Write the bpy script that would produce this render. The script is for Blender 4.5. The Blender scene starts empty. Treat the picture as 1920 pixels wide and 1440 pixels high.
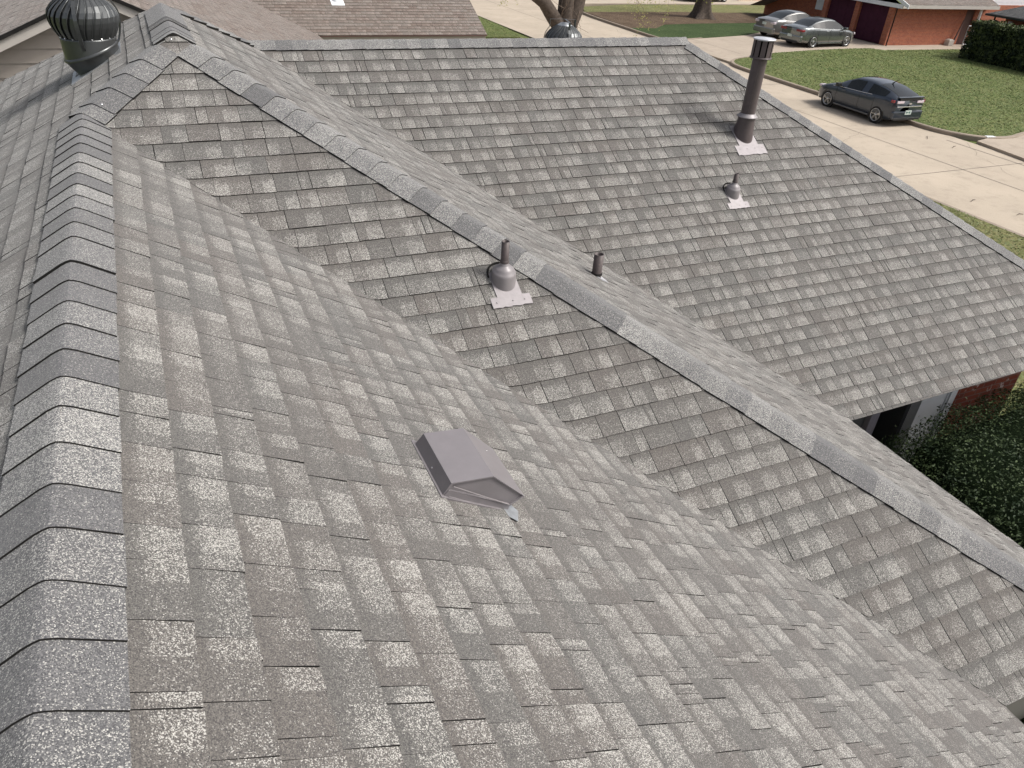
import bpy, bmesh, math, random
from mathutils import Vector as V, Matrix, noise as mnoise
from math import radians, sin, cos, pi, sqrt
random.seed(7)
sc = bpy.context.scene
# ---------------------------------------------------------------- camera, world, sun, exposure
C0 = V((-0.2168, -5.7596, 0.9021))
yaw, pit, rol = 0.4660, -0.5837, 0.0732
F = V((sin(yaw)*cos(pit), cos(yaw)*cos(pit), sin(pit)))
Rt = V((cos(yaw), -sin(yaw), 0)); Up = Rt.cross(F)
R2 = cos(rol)*Rt + sin(rol)*Up; U2 = -sin(rol)*Rt + cos(rol)*Up
cd = bpy.data.cameras.new('camera'); cam = bpy.data.objects.new('camera', cd); sc.collection.objects.link(cam)
M = Matrix((R2, U2, -F)).transposed().to_4x4(); M.translation = C0
cam.matrix_world = M
cd.sensor_width = 36; cd.lens = 36*1387.9/1920; cd.clip_start = 0.05; cd.clip_end = 1500
sc.camera = cam
SUN_AZ, SUN_EL = 119.0, 50.0     # azimuth clockwise from +Y
w = bpy.data.worlds.new('World'); sc.world = w; w.use_nodes = True
nt = w.node_tree; bg = nt.nodes['Background']
sky = nt.nodes.new('ShaderNodeTexSky'); sky.sky_type = 'NISHITA'; sky.sun_disc = False
sky.sun_elevation = radians(SUN_EL); sky.sun_rotation = radians(SUN_AZ)
sky.dust_density = 5.0; sky.air_density = 0.7; sky.ozone_density = 0.6
hs_=nt.nodes.new('ShaderNodeHueSaturation'); hs_.inputs['Saturation'].default_value=0.45; nt.links.new(sky.outputs[0], hs_.inputs['Color']); nt.links.new(hs_.outputs[0], bg.inputs[0]); bg.inputs[1].default_value = 0.125
sd = bpy.data.lights.new('sun', 'SUN'); so = bpy.data.objects.new('sun', sd); sc.collection.objects.link(so)
sd.energy = 2.2; sd.angle = radians(14); sd.color = (1.0, 0.965, 0.915)
sv = V((sin(radians(SUN_AZ))*cos(radians(SUN_EL)), cos(radians(SUN_AZ))*cos(radians(SUN_EL)), sin(radians(SUN_EL))))
so.rotation_euler = sv.to_track_quat('Z', 'Y').to_euler()
sc.view_settings.view_transform = 'Standard'; sc.view_settings.look = 'None'
sc.view_settings.gamma = 1; sc.view_settings.use_curve_mapping = False
sc.view_settings.exposure = 0.42
col = sc.collection

# ---------------------------------------------------------------- helpers
def tag(o, label=None, cat=None, group=None, kind=None):
    if label: o['label'] = label
    if cat: o['category'] = cat
    if group: o['group'] = group
    if kind: o['kind'] = kind
    return o
def empty(name, loc, rz=0):
    o = bpy.data.objects.new(name, None); col.objects.link(o); o.location = loc; o.rotation_euler.z = rz
    o.empty_display_size = 0.1
    return o
class MB:
    def __init__(s): s.v=[]; s.f=[]; s.m=[]; s.c=[]; s.sm=[]
    def face(s, pts, mi=0, cols=None, smooth=False):
        n=len(s.v); s.v += [tuple(p) for p in pts]; s.f.append(tuple(range(n, n+len(pts)))); s.m.append(mi); s.sm.append(smooth)
        s.c += cols if cols else [(0.3,0,0.5,1)]*len(pts)
    def add(s, verts, faces, mi=0, smooth=False, colr=None):
        n=len(s.v); s.v += [tuple(p) for p in verts]
        s.c += [colr or (0.3,0,0.5,1)]*len(verts)
        for f in faces: s.f.append(tuple(i+n for i in f)); s.m.append(mi); s.sm.append(smooth)
    def box(s, lo, hi, mi=0, T=None, bev=0, colr=None):
        x0,y0,z0=lo; x1,y1,z1=hi
        if bev:
            bm=bmesh.new(); bmesh.ops.create_cube(bm, size=1)
            for v in bm.verts: v.co = V(((x0+x1)/2+v.co.x*(x1-x0),(y0+y1)/2+v.co.y*(y1-y0),(z0+z1)/2+v.co.z*(z1-z0)))
            bmesh.ops.bevel(bm, geom=bm.edges[:], offset=bev, segments=2, affect='EDGES', profile=0.6)
            vs=[v.co.copy() for v in bm.verts]; bm.verts.index_update(); fs=[[v.index for v in f.verts] for f in bm.faces]; bm.free()
        else:
            vs=[V(p) for p in ((x0,y0,z0),(x1,y0,z0),(x1,y1,z0),(x0,y1,z0),(x0,y0,z1),(x1,y0,z1),(x1,y1,z1),(x0,y1,z1))]
            fs=[(0,3,2,1),(4,5,6,7),(0,1,5,4),(1,2,6,5),(2,3,7,6),(3,0,4,7)]
        if T: vs=[T@p for p in vs]
        s.add(vs, fs, mi, colr=colr)
    def rings(s, rings, mi=0, cap0=True, cap1=True, smooth=True, colr=None):
        n=len(rings[0]); vs=[p for r in rings for p in r]; fs=[]
        for i in range(len(rings)-1):
            for j in range(n):
                k=(j+1)%n; fs.append((i*n+j, i*n+k, (i+1)*n+k, (i+1)*n+j))
        s.add(vs, fs, mi, smooth, colr)
        if cap0: s.add(rings[0], [tuple(reversed(range(n)))], mi, False, colr)
        if cap1: s.add(rings[-1], [tuple(range(n))], mi, False, colr)
    def lathe(s, base, prof, n=24, axis=(0,0,1), mi=0, cap0=True, cap1=True, smooth=True, colr=None):
        a=V(axis).normalized(); q=V((0,0,1)).rotation_difference(a); base=V(base)
        rr=[[base + q@V((r*cos(2*pi*j/n), r*sin(2*pi*j/n), z)) for j in range(n)] for r,z in prof]
        s.rings(rr, mi, cap0, cap1, smooth, colr)
    def tube(s, pts, rad, n=8, mi=0, colr=None, caps=True):
        pts=[V(p) for p in pts]; rr=[]
        if not hasattr(rad,'__len__'): rad=[rad]*len(pts)
        x=None
        for i,p in enumerate(pts):
            d=(pts[min(i+1,len(pts)-1)]-pts[max(i-1,0)]).normalized()
            if x is None: x=d.orthogonal().normalized()
            x=(x-d*x.dot(d)).normalized(); y=d.cross(x)
            rr.append([p+rad[i]*(x*cos(2*pi*j/n)+y*sin(2*pi*j/n)) for j in range(n)])
        s.rings(rr, mi, caps, caps, True, colr)
    def build(s, name, mats, parent=None, loc=None):
        me=bpy.data.meshes.new(name); me.from_pydata(s.v, [], s.f)
        if not isinstance(mats,(list,tuple)): mats=[mats]
        for m in mats: me.materials.append(m)
        me.polygons.foreach_set('material_index', s.m); me.polygons.foreach_set('use_smooth', s.sm)
        at=me.color_attributes.new('Col','FLOAT_COLOR','POINT')
        at.data.foreach_set('color',[x for c in s.c for x in c])
        me.update(); o=bpy.data.objects.new(name, me); col.objects.link(o)
        if parent: o.parent=parent; 
        if loc: o.location=loc
        return o
def weld(o, d=0.0005):
    bm=bmesh.new(); bm.from_mesh(o.data); bmesh.ops.remove_doubles(bm, verts=bm.verts, dist=d); bm.to_mesh(o.data); bm.free(); return o

# ---------------------------------------------------------------- materials
def newmat(name):
    m=bpy.data.materials.new(name); m.use_nodes=True; n=m.node_tree; b=n.nodes['Principled BSDF']; return m,n,b
def N(n,t,**k):
    x=n.nodes.new(t)
    for a,b in k.items(): setattr(x,a,b)
    return x
def math_(n,op,a,b=None,c=None,clamp=False):
    x=N(n,'ShaderNodeMath',operation=op,use_clamp=clamp)
    for i,q in enumerate((a,b,c)):
        if q is None: continue
        if isinstance(q,(int,float)): x.inputs[i].default_value=q
        else: n.links.new(q,x.inputs[i])
    return x.outputs[0]
def mix(n,fac,a,b,bt='MIX'):
    x=N(n,'ShaderNodeMix',data_type='RGBA',blend_type=bt)
    for k,q in ((0,fac),(6,a),(7,b)):
        if isinstance(q,(int,float)): x.inputs[k].default_value=q
        elif isinstance(q,tuple): x.inputs[k].default_value=(*q[:3],1)
        else: n.links.new(q,x.inputs[k])
    return x.outputs[2]
def noise(n,scale,detail=3,rough=.5,coord=None,out=0):
    x=N(n,'ShaderNodeTexNoise'); x.inputs['Scale'].default_value=scale; x.inputs['Detail'].default_value=detail; x.inputs['Roughness'].default_value=rough
    if coord is not None: n.links.new(coord,x.inputs['Vector'])
    return x.outputs[out]
def ocoord(n): return N(n,'ShaderNodeTexCoord').outputs['Object']
def ramp(n,f,stops):
    x=N(n,'ShaderNodeValToRGB'); e=x.color_ramp.elements
    while len(e)<len(stops): e.new(.5)
    for i,(p,c) in enumerate(stops): e[i].position=p; e[i].color=(*c,1) if isinstance(c,tuple) else (c,c,c,1)
    n.links.new(f,x.inputs[0]); return x.outputs[0]
def bump(n,b,h,strength=.3,dist=.01):
    x=N(n,'ShaderNodeBump'); x.inputs['Strength'].default_value=strength; x.inputs['Distance'].default_value=dist
    n.links.new(h,x.inputs['Height']); n.links.new(x.outputs[0],b.inputs['Normal'])
def simple(name,c,rough=.6,metal=0,var=.12,scale=6,bmp=0,spec=.5,coat=0,alpha=1,dirt=None):
    m,n,b=newmat(name); co=ocoord(n)
    f=noise(n,scale,5,.6,co)
    lo=tuple(x*(1-var) for x in c); hi=tuple(min(1,x*(1+var)) for x in c)
    cc=ramp(n,f,[(.3,lo),(.7,hi)])
    if dirt:
        g=noise(n,dirt[1],6,.7,co); k=ramp(n,g,[(dirt[2],0.0),(dirt[2]+.12,1.0)]); cc=mix(n,k,cc,dirt[0])
    n.links.new(cc,b.inputs['Base Color'])
    b.inputs['Roughness'].default_value=rough; b.inputs['Metallic'].default_value=metal
    b.inputs['Specular IOR Level'].default_value=spec
    if coat: b.inputs['Coat Weight'].default_value=coat; b.inputs['Coat Roughness'].default_value=.05
    if bmp: bump(n,b,noise(n,scale*6,4,.6,co),bmp,.01)
    return m
def shingle_mat(name, dark, brown, white, size=330., contrast=1.0):
    # Col.r = share of pale granules, Col.g = 0 grey .. 1 brown, Col.b = tone (0.5 neutral)
    m,n,b=newmat(name); co=ocoord(n)
    at=N(n,'ShaderNodeAttribute',attribute_name='Col'); sp=N(n,'ShaderNodeSeparateColor'); n.links.new(at.outputs[0],sp.inputs[0])
    wob=noise(n,9,4,.6,co); wob=math_(n,'MULTIPLY',math_(n,'SUBTRACT',wob,.5),.55)
    big=noise(n,1.3,4,.6,co); big=math_(n,'MULTIPLY',math_(n,'SUBTRACT',big,.5),.3)
    vo=N(n,'ShaderNodeTexVoronoi'); vo.inputs['Scale'].default_value=size; n.links.new(co,vo.inputs['Vector'])
    s1=N(n,'ShaderNodeSeparateColor'); n.links.new(vo.outputs['Color'],s1.inputs[0])
    v2=N(n,'ShaderNodeTexVoronoi'); v2.inputs['Scale'].default_value=size*.42; n.links.new(co,v2.inputs['Vector'])
    s2=N(n,'ShaderNodeSeparateColor'); n.links.new(v2.outputs['Color'],s2.inputs[0])
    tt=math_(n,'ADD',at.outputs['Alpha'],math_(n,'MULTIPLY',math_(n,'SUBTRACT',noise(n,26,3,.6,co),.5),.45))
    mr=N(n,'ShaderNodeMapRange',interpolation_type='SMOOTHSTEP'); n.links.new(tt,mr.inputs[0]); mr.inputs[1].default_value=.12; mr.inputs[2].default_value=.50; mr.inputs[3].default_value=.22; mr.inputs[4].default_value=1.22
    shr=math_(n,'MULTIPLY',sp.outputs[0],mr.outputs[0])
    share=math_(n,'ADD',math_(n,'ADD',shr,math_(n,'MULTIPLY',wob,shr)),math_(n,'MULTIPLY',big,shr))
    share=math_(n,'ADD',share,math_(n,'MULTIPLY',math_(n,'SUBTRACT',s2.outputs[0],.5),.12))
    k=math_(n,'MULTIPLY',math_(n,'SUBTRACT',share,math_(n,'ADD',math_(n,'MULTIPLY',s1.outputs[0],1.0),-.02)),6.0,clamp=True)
    base=mix(n,sp.outputs[1],dark,brown)
    tint=mix(n,s1.outputs[1],(.50,.50,.52),(1.6,1.57,1.5))
    base=mix(n,1.0,base,tint,'MULTIPLY')
    wh=mix(n,s1.outputs[2],tuple(x*.6 for x in white),white)
    c=mix(n,k,base,wh)
    t=N(n,'ShaderNodeCombineColor'); q=math_(n,'MULTIPLY',sp.outputs[2],2.0)
    for i in range(3): n.links.new(q,t.inputs[i])
    c=mix(n,1.0,c,t.outputs[0],'MULTIPLY')
    n.links.new(c,b.inputs['Base Color']); b.inputs['Roughness'].default_value=.95; b.inputs['Specular IOR Level'].default_value=.25
    b.inputs['Sheen Weight'].default_value=.15; b.inputs['Sheen Roughness'].default_value=.6
    bump(n,b,s1.outputs[0],.35,.0015)
    return m
MAT={}
MAT['shingle']=shingle_mat('grey_shingle',(.100,.0976,.0938),(.106,.0985,.0928),(.52,.506,.468),420.)
MAT['capsh']=shingle_mat('grey_cap_shingle',(.104,.105,.110),(.104,.105,.110),(.52,.51,.475),420.)
MAT['brshingle']=shingle_mat('brown_shingle',(.140,.122,.108),(.115,.088,.073),(.42,.355,.31),200.)
MAT['blshingle']=shingle_mat('black_shingle',(.028,.029,.032),(.03,.03,.03),(.2,.2,.2),200.)
MAT['edge']=simple('asphalt_edge',(.022,.021,.02),.95,var=.3,spec=.1)
MAT['mauve']=simple('mauve_painted_metal',(.24,.222,.226),.42,.05,var=.12,scale=14,dirt=((.2,.17,.17),8,.62))
MAT['flue']=simple('dark_brown_flue_paint',(.098,.078,.078),.45,.05,var=.12,scale=14,dirt=((.17,.14,.14),8,.64))
MAT['mauvepale']=simple('faded_mauve_flashing',(.27,.25,.256),.5,.2,var=.10,scale=22,dirt=((.14,.12,.12),30,.63))
MAT['boxtop']=simple('box_vent_paint',(.205,.190,.198),.36,.05,var=.07,scale=9,dirt=((.17,.15,.155),20,.66))
MAT['darkmetal']=simple('dark_grey_turbine_metal',(.10,.105,.106),.34,.6,var=.12,scale=7,spec=.6)
MAT['galv']=simple('galvanised_metal',(.42,.44,.46),.38,.6,var=.2,scale=30)
MAT['bright']=simple('bright_screw',(.8,.8,.8),.25,.9)
MAT['black']=simple('black_inside',(.008,.008,.008),.9,var=.2,spec=.1)
MAT['pipe']=simple('brown_vent_pipe',(.085,.068,.066),.55,.1,var=.18,scale=30,dirt=((.17,.13,.11),40,.6))
MAT['whitemetal']=simple('white_cap_metal',(.62,.63,.66),.35,.3,var=.12,scale=20)
MAT['whitepaint']=simple('white_paint',(.78,.80,.82),.6,var=.04,scale=3)
MAT['trim']=simple('offwhite_trim',(.50,.465,.42),.7,var=.06,scale=3,dirt=((.38,.34,.3),4,.66))
MAT['siding']=simple('greige_siding',(.36,.32,.28),.75,var=.07,scale=2,dirt=((.24,.21,.18),3,.66))
MAT['darkwall']=simple('charcoal_porch_panel',(.085,.088,.09),.6,var=.08,scale=2)
MAT['greytrim']=simple('grey_trim',(.24,.23,.26),.6,var=.06,scale=2)
MAT['purple']=simple('dark_purple_door',(.058,.014,.030),.75,var=.14,scale=2,spec=.2)
MAT['browndoor']=simple('brown_side_door',(.10,.052,.045),.6,var=.1,scale=3)
MAT['asph']=simple('gutter_black',(.012,.012,.012),.4,var=.2)
MAT['olive']=simple('olive_plastic',(.16,.155,.10),.32,var=.18,scale=9,dirt=((.10,.08,.05),6,.58))
MAT['glass']=simple('dark_glass',(.010,.013,.015),.08,0,var=.1,spec=.45)
MAT['tyre']=simple('tyre_rubber',(.012,.012,.012),.85,var=.2)
MAT['rim']=simple('alloy_rim',(.55,.56,.57),.28,.8,var=.06)
MAT['chrome']=simple('chrome_trim',(.75,.77,.8),.12,.95,var=.03)
MAT['red']=simple('red_lamp',(.22,.012,.018),.15,0,var=.2,spec=.8)
MAT['clear']=simple('clear_lamp',(.66,.58,.62),.12,.1,var=.1)
MAT['plate']=simple('licence_plate',(.60,.68,.64),.4,var=.15,scale=40)
MAT['plateink']=simple('plate_ink',(.05,.13,.12),.5)
MAT['bluegrey']=simple('dark_blue_grey_paint',(.026,.038,.058),.28,.5,var=.05,coat=1,spec=.6)
MAT['silver']=simple('grey_silver_paint',(.20,.215,.215),.26,.75,var=.05,coat=1,spec=.6)
MAT['pewter']=simple('pale_silver_paint',(.30,.295,.285),.3,.7,var=.05,coat=.8,spec=.6)
MAT['blackcar']=simple('black_paint',(.01,.011,.014),.2,.3,coat=1)
MAT['plastic']=simple('black_plastic',(.016,.017,.018),.5)
def ground_mat(name,c1,c2,c3,sc1=1.,sc2=30.,bmp=.6,rough=.95):
    m,n,b=newmat(name); co=ocoord(n)
    a=noise(n,sc1,6,.65,co); d=noise(n,sc2,4,.75,co); e=noise(n,sc2*1.6,5,.85,co)
    x=mix(n,ramp(n,a,[(.38,0.),(.62,1.)]),c1,c2)
    x=mix(n,ramp(n,d,[(.47,0.),(.70,.9)]),x,c3)
    sh=ramp(n,e,[(.32,.35),(.68,1.65)]); x=mix(n,1.0,x,sh,'MULTIPLY')
    n.links.new(x,b.inputs['Base Color']); b.inputs['Roughness'].default_value=rough; b.inputs['Specular IOR Level'].default_value=.15
    bump(n,b,e,bmp,.05); return m
MAT['grass']=ground_mat('lawn_grass',(.080,.120,.033),(.120,.145,.050),(.25,.225,.115),.8,9.)
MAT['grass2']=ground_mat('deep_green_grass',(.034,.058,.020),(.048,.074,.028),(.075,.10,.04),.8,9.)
MAT['drygrass']=ground_mat('dry_lawn',(.17,.165,.07),(.12,.14,.05),(.28,.24,.14),.9,9.)
MAT['mulch']=ground_mat('leaf_litter',(.075,.048,.034),(.12,.083,.058),(.17,.14,.085),.9,11.)
def concrete(name,c,seed=0,streak=True):
    m,n,b=newmat(name); co=ocoord(n)
    a=noise(n,.35,5,.6,co); d=noise(n,2.1,6,.7,co); e=noise(n,38,3,.7,co)
    x=mix(n,ramp(n,a,[(.35,0.),(.65,1.)]),tuple(v*.86 for v in c),c)
    x=mix(n,ramp(n,d,[(.5,0.),(.75,.55)]),x,tuple(v*.60 for v in c))
    x=mix(n,1.0,x,ramp(n,e,[(.2,.82),(.8,1.12)]),'MULTIPLY')
    n.links.new(x,b.inputs['Base Color']); b.inputs['Roughness'].default_value=.9; b.inputs['Specular IOR Level'].default_value=.2
    bump(n,b,e,.25,.01); return m
MAT['street']=concrete('street_concrete',(.49,.42,.335))
MAT['drive']=concrete('driveway_concrete',(.43,.365,.295))
MAT['kerb']=concrete('kerb_concrete',(.33,.275,.22))
MAT['joint']=simple('joint_sealant',(.14,.12,.10),.9,var=.3,scale=3)
def brick_mat(name,c1,c2,mortar,scale=1.0,axis='xz',white=0.):
    m,n,b=newmat(name); co=ocoord(n)
    sp=N(n,'ShaderNodeSeparateXYZ'); n.links.new(co,sp.inputs[0]); cb=N(n,'ShaderNodeCombineXYZ')
    n.links.new(math_(n,'ADD',sp.outputs[0],sp.outputs[1]),cb.inputs[0]); n.links.new(sp.outputs[2],cb.inputs[1])
    br=N(n,'ShaderNodeTexBrick'); n.links.new(cb.outputs[0],br.inputs['Vector'])
    br.inputs['Color1'].default_value=(*c1,1); br.inputs['Color2'].default_value=(*c2,1); br.inputs['Mortar'].default_value=(*mortar,1)
    br.inputs['Scale'].default_value=1; br.inputs['Brick Width'].default_value=.21*scale; br.inputs['Row Height'].default_value=.075*scale
    br.inputs['Mortar Size'].default_value=.008*scale; br.inputs['Bias'].default_value=-.1
    x=br.outputs[0]
    ns=noise(n,7,5,.7,co); x=mix(n,1.0,x,ramp(n,ns,[(.2,.7),(.8,1.3)]),'MULTIPLY')
    if white:
        k=ramp(n,noise(n,11,4,.6,co),[(.60,0.),(.66,1.)]); x=mix(n,math_(n,'MULTIPLY',k,white),x,(.62,.5,.45))
    n.links.new(x,b.inputs['Base Color']); b.inputs['Roughness'].default_value=.9
    bump(n,b,br.outputs[1],-.5,.01); return m
MAT['brick']=brick_mat('orange_red_brick',(.40,.118,.056),(.30,.078,.044),(.30,.18,.13))
MAT['brick2']=brick_mat('deep_red_brick',(.27,.058,.030),(.20,.042,.026),(.22,.13,.10),1.0,white=.85)
MAT['tanbrick']=brick_mat('tan_brick',(.60,.46,.33),(.52,.40,.28),(.6,.5,.4))
def leaf_mat(name,c1,c2):
    m,n,b=newmat(name)
    at=N(n,'ShaderNodeAttribute',attribute_name='Col'); sp=N(n,'ShaderNodeSeparateColor'); n.links.new(at.outputs[0],sp.inputs[0])
    x=mix(n,sp.outputs[0],c1,c2); n.links.new(x,b.inputs['Base Color']); b.inputs['Roughness'].default_value=.55; b.inputs['Specular IOR Level'].default_value=.22
    return m
MAT['leaf']=leaf_mat('dark_privet_leaf',(.020,.036,.015),(.082,.115,.044))
MAT['leaf2']=leaf_mat('hedge_leaf',(.010,.020,.009),(.105,.135,.042))
MAT['bud']=leaf_mat('spring_bud',(.20,.21,.05),(.40,.38,.12))
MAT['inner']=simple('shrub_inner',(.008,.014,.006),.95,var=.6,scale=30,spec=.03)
MAT['bark']=simple('grey_brown_bark',(.075,.058,.046),.95,var=.45,scale=9,bmp=1.0)
MAT['twig']=simple('twig_bark',(.15,.115,.09),.9,var=.25,scale=9)

# ---------------------------------------------------------------- shingled roof planes
EX=.143
def clip(poly, a, b, c):       # keep a*u+b*v<=c
    out=[]; n=len(poly)
    for i in range(n):
        p=poly[i]; q=poly[(i+1)%n]; fp=a*p[0]+b*p[1]-c; fq=a*q[0]+b*q[1]-c
        if fp<=0: out.append(p)
        if (fp<0<fq) or (fq<0<fp):
            t=fp/(fp-fq); out.append((p[0]+t*(q[0]-p[0]), p[1]+t*(q[1]-p[1])))
    return out
def halfplanes(poly):
    A=sum(poly[i][0]*poly[(i+1)%len(poly)][1]-poly[(i+1)%len(poly)][0]*poly[i][1] for i in range(len(poly)))
    P=poly if A>0 else poly[::-1]; hs=[]
    for i in range(len(P)):
        p=P[i]; q=P[(i+1)%len(P)]; dx,dy=q[0]-p[0],q[1]-p[1]
        hs.append((dy,-dx,dy*p[0]-dx*p[1]))
    return hs
class Slope:
    """roof plane: through O, falling along plan direction d (unit) with pitch m"""
    def __init__(s,O,d,m,plan,v0):
        s.O=V(O); s.m=m; s.C=1/sqrt(1+m*m); s.S=m*s.C
        s.d=V((d[0],d[1],0)); s.U=V((-d[1],d[0],0)); s.Vd=V((d[0]*s.C,d[1]*s.C,-s.S)); s.n=V((d[0]*s.S,d[1]*s.S,s.C)); s.v0=v0
        s.poly=[s.uv(p) for p in plan]
    def uv(s,p):
        q=V((p[0],p[1],0))-V((s.O.x,s.O.y,0)); return (q.dot(s.U), q.dot(s.d)/s.C)
    def z(s,x,y): return s.O.z - s.m*((x-s.O.x)*s.d.x+(y-s.O.y)*s.d.y)
    def P(s,u,v,off=0,lift=None):
        p=s.O+s.U*u+s.Vd*v
        if lift: p.z += lift(p,s)
        return p+s.n*off
def softlift(others,k=.011):
    def f(p,s):
        z=s.z(p.x,p.y); best=0
        for o in others:
            d=(o.z(p.x,p.y)-z)/k
            if d>-8: best=max(best,k*math.log(1+math.exp(min(d,30))))
        return best
    return f
def shingles(mb, s, rnd, wlo=.115, whi=.225, tones=None, lift=None, near=None, thick=.0052, gap=.0042, ex=EX, simple_=False, flip=1):
    hs=halfplanes(s.poly); us=[p[0] for p in s.poly]; vs=[p[1] for p in s.poly]
    u0,u1,v0,v1=min(us),max(us),min(vs),max(vs)
    k0=int(math.floor((v0-s.v0)/ex)); k1=int(math.ceil((v1-s.v0)/ex))
    for k in range(k0,k1+1):
        va=s.v0+k*ex; vb=va+ex
        u=u0-rnd.random()*.3; hue=rnd.random(); prev=rnd.random()
        while u<u1:
            wd=rnd.uniform(wlo,whi) if rnd.random()<.88 else rnd.uniform(.035,.08)
            bot=thick*rnd.uniform(.85,1.15)+rnd.choice((0,.0015,.0035))
            g=gap*rnd.uniform(.5,1.4)
            # one or two colour blends within the tab
            if rnd.random()<.55: hue=min(1,max(0,rnd.gauss(.45,.4)))
            ta=rnd.choice((.08,.11,.14,.19,.24)); tb=min(.39,ta+rnd.uniform(.08,.22))
            if rnd.random()<.13: parts=[(u+g,u+wd,rnd.choice((.12,.18,.26,.32)))]
            else:
                sp=u+wd*rnd.uniform(.38,.66); parts=[(u+g,sp,ta),(sp,u+wd,tb)] if flip*rnd.random()<.82 else [(u+g,sp,tb),(sp,u+wd,ta)]
            jv=rnd.uniform(-.0025,.0025); jv2=rnd.uniform(-.0025,.0025)
            for (ua,ub,tt) in parts:
                cuts=[ua,ub]
                if near and near(s.P((ua+ub)/2,(va+vb)/2)): 
                    nn=max(1,int((ub-ua)/.045)); cuts=[ua+(ub-ua)*i/nn for i in range(nn+1)]
                for i in range(len(cuts)-1):
                    a,b_=cuts[i],cuts[i+1]
                    q=[(a,va-.004),(b_,va-.004),(b_,vb+jv2),(a,vb+jv)]
                    if near and len(cuts)>2: q=[(a,va-.004),(b_,va-.004),(b_,(va+vb)/2),(b_,vb),(a,vb),(a,(va+vb)/2)]
                    for h in hs:
                        q=clip(q,*h)
                        if len(q)<3: break
                    if len(q)<3: continue
                    if abs(sum(q[j][0]*q[(j+1)%len(q)][1]-q[(j+1)%len(q)][0]*q[j][1] for j in range(len(q))))<2e-5: continue
                    def off(p): 
                        t=(p[1]-va)/ex; return .0005+bot*t+.0007*sin(p[0]*5.1+k*1.7)
                    top=[s.P(p[0],p[1],off(p),lift) for p in q]
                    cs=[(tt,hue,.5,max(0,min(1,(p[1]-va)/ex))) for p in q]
                    if (top[1]-top[0]).cross(top[2]-top[1]).dot(s.n)<0: top=top[::-1]; cs=cs[::-1]; q=q[::-1]
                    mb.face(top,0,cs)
                    if simple_:
                        continue
                    n=len(q)
                    for j in range(n):
                        p,r=q[j],q[(j+1)%n]
                        if max(p[1],r[1])<va+.01: continue
                        onb = abs(p[1]-vb)<.012 and abs(r[1]-vb)<.012
                        if not onb and len(cuts)>2 and not (abs(p[0]-ua)<1e-4 or abs(p[0]-ub)<1e-4): continue
                        lo1=s.P(p[0],p[1],-.002,lift); lo2=s.P(r[0],r[1],-.002,lift)
                        mb.face([top[j],lo1,lo2,top[(j+1)%n]],1)
            u+=wd
def deck(mb,s,lift=None,off=-.004,mi=1):
    pts=[s.P(u,v,off) for u,v in s.poly]
    if (pts[1]-pts[0]).cross(pts[2]-pts[1]).dot(s.n)<0: pts=pts[::-1]
    mb.face(pts,mi)
def caps(mb, A, B, nL, nR, rnd, half=.145, ex=EX, lifts=None, start=0., mats=(0,1), toneseq=None, lay=.0042, sag=.0045):
    """overlapping cap shingles along crest from A (upper/far) to B; butt ends face B"""
    A=V(A);B=V(B); L=(B-A).length; d=(B-A)/L
    nL=V(nL).normalized(); nR=V(nR).normalized()
    eL=nL.cross(d).normalized(); eR=nR.cross(d).normalized()
    if eL.z>0: eL=-eL
    if eR.z>0: eR=-eR
    nm=(nL+nR).normalized(); ts=[-1,-.55,-.2,-.08,0,.08,.2,.55,1]
    def pt(sx,t,off):
        e=eL if t<0 else eR; nn=nL if t<0 else nR; a=abs(t)*half
        w=min(1,abs(t)/.22); n_=(nm*(1-w)+nn*w).normalized()
        return A+d*sx+e*a+n_*off-nm*(sag*(1-w)**2)
    s=start; i=0
    while s<L:
        e_=ex*rnd.uniform(.95,1.05)
        if lifts and i in lifts: e_=lifts[i][0]
        s2=min(L,s+e_); ho=lay*rnd.uniform(.9,1.3)+(lifts[i][1] if lifts and i in lifts else 0)
        tone=rnd.choice((.10,.14,.19,.24,.28,.33)); br=rnd.uniform(.46,.54)
        hl=half*rnd.uniform(.98,1.03)/half
        t2=[t*hl for t in ts]; skew=rnd.uniform(-.004,.004)
        rows=[(s-.012,.0130),(s+(s2-s)*.5,.0130+ho*.45),(s2,.0138+ho)]
        g=[[pt(sx+skew*t,t,o) for t in t2] for sx,o in rows]
        tn=[tone*rnd.uniform(.93,1.07) for _ in range(4)]
        for r in range(2):
            for j in range(len(t2)-1):
                q=[g[r][j],g[r+1][j],g[r+1][j+1],g[r][j+1]]
                c=(tn[j//2],.0,br,.8)
                nn=(q[1]-q[0]).cross(q[2]-q[1])
                mb.face(q if nn.z>0 else q[::-1],mats[0],[c]*4,False)
        for j in range(len(t2)-1):
            p1,p2=pt(s2+skew*t2[j],t2[j],-.004),pt(s2+skew*t2[j+1],t2[j+1],-.004)
            mb.face([g[2][j],p1,p2,g[2][j+1]],mats[1])
        for r in range(2):
            for j,tt in ((0,t2[0]),(-1,t2[-1])):
                mb.face([g[r][j],g[r+1][j],pt(rows[r+1][0],tt,-.003),pt(rows[r][0],tt,-.003)],mats[1])
        s=s2; i+=1

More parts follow.
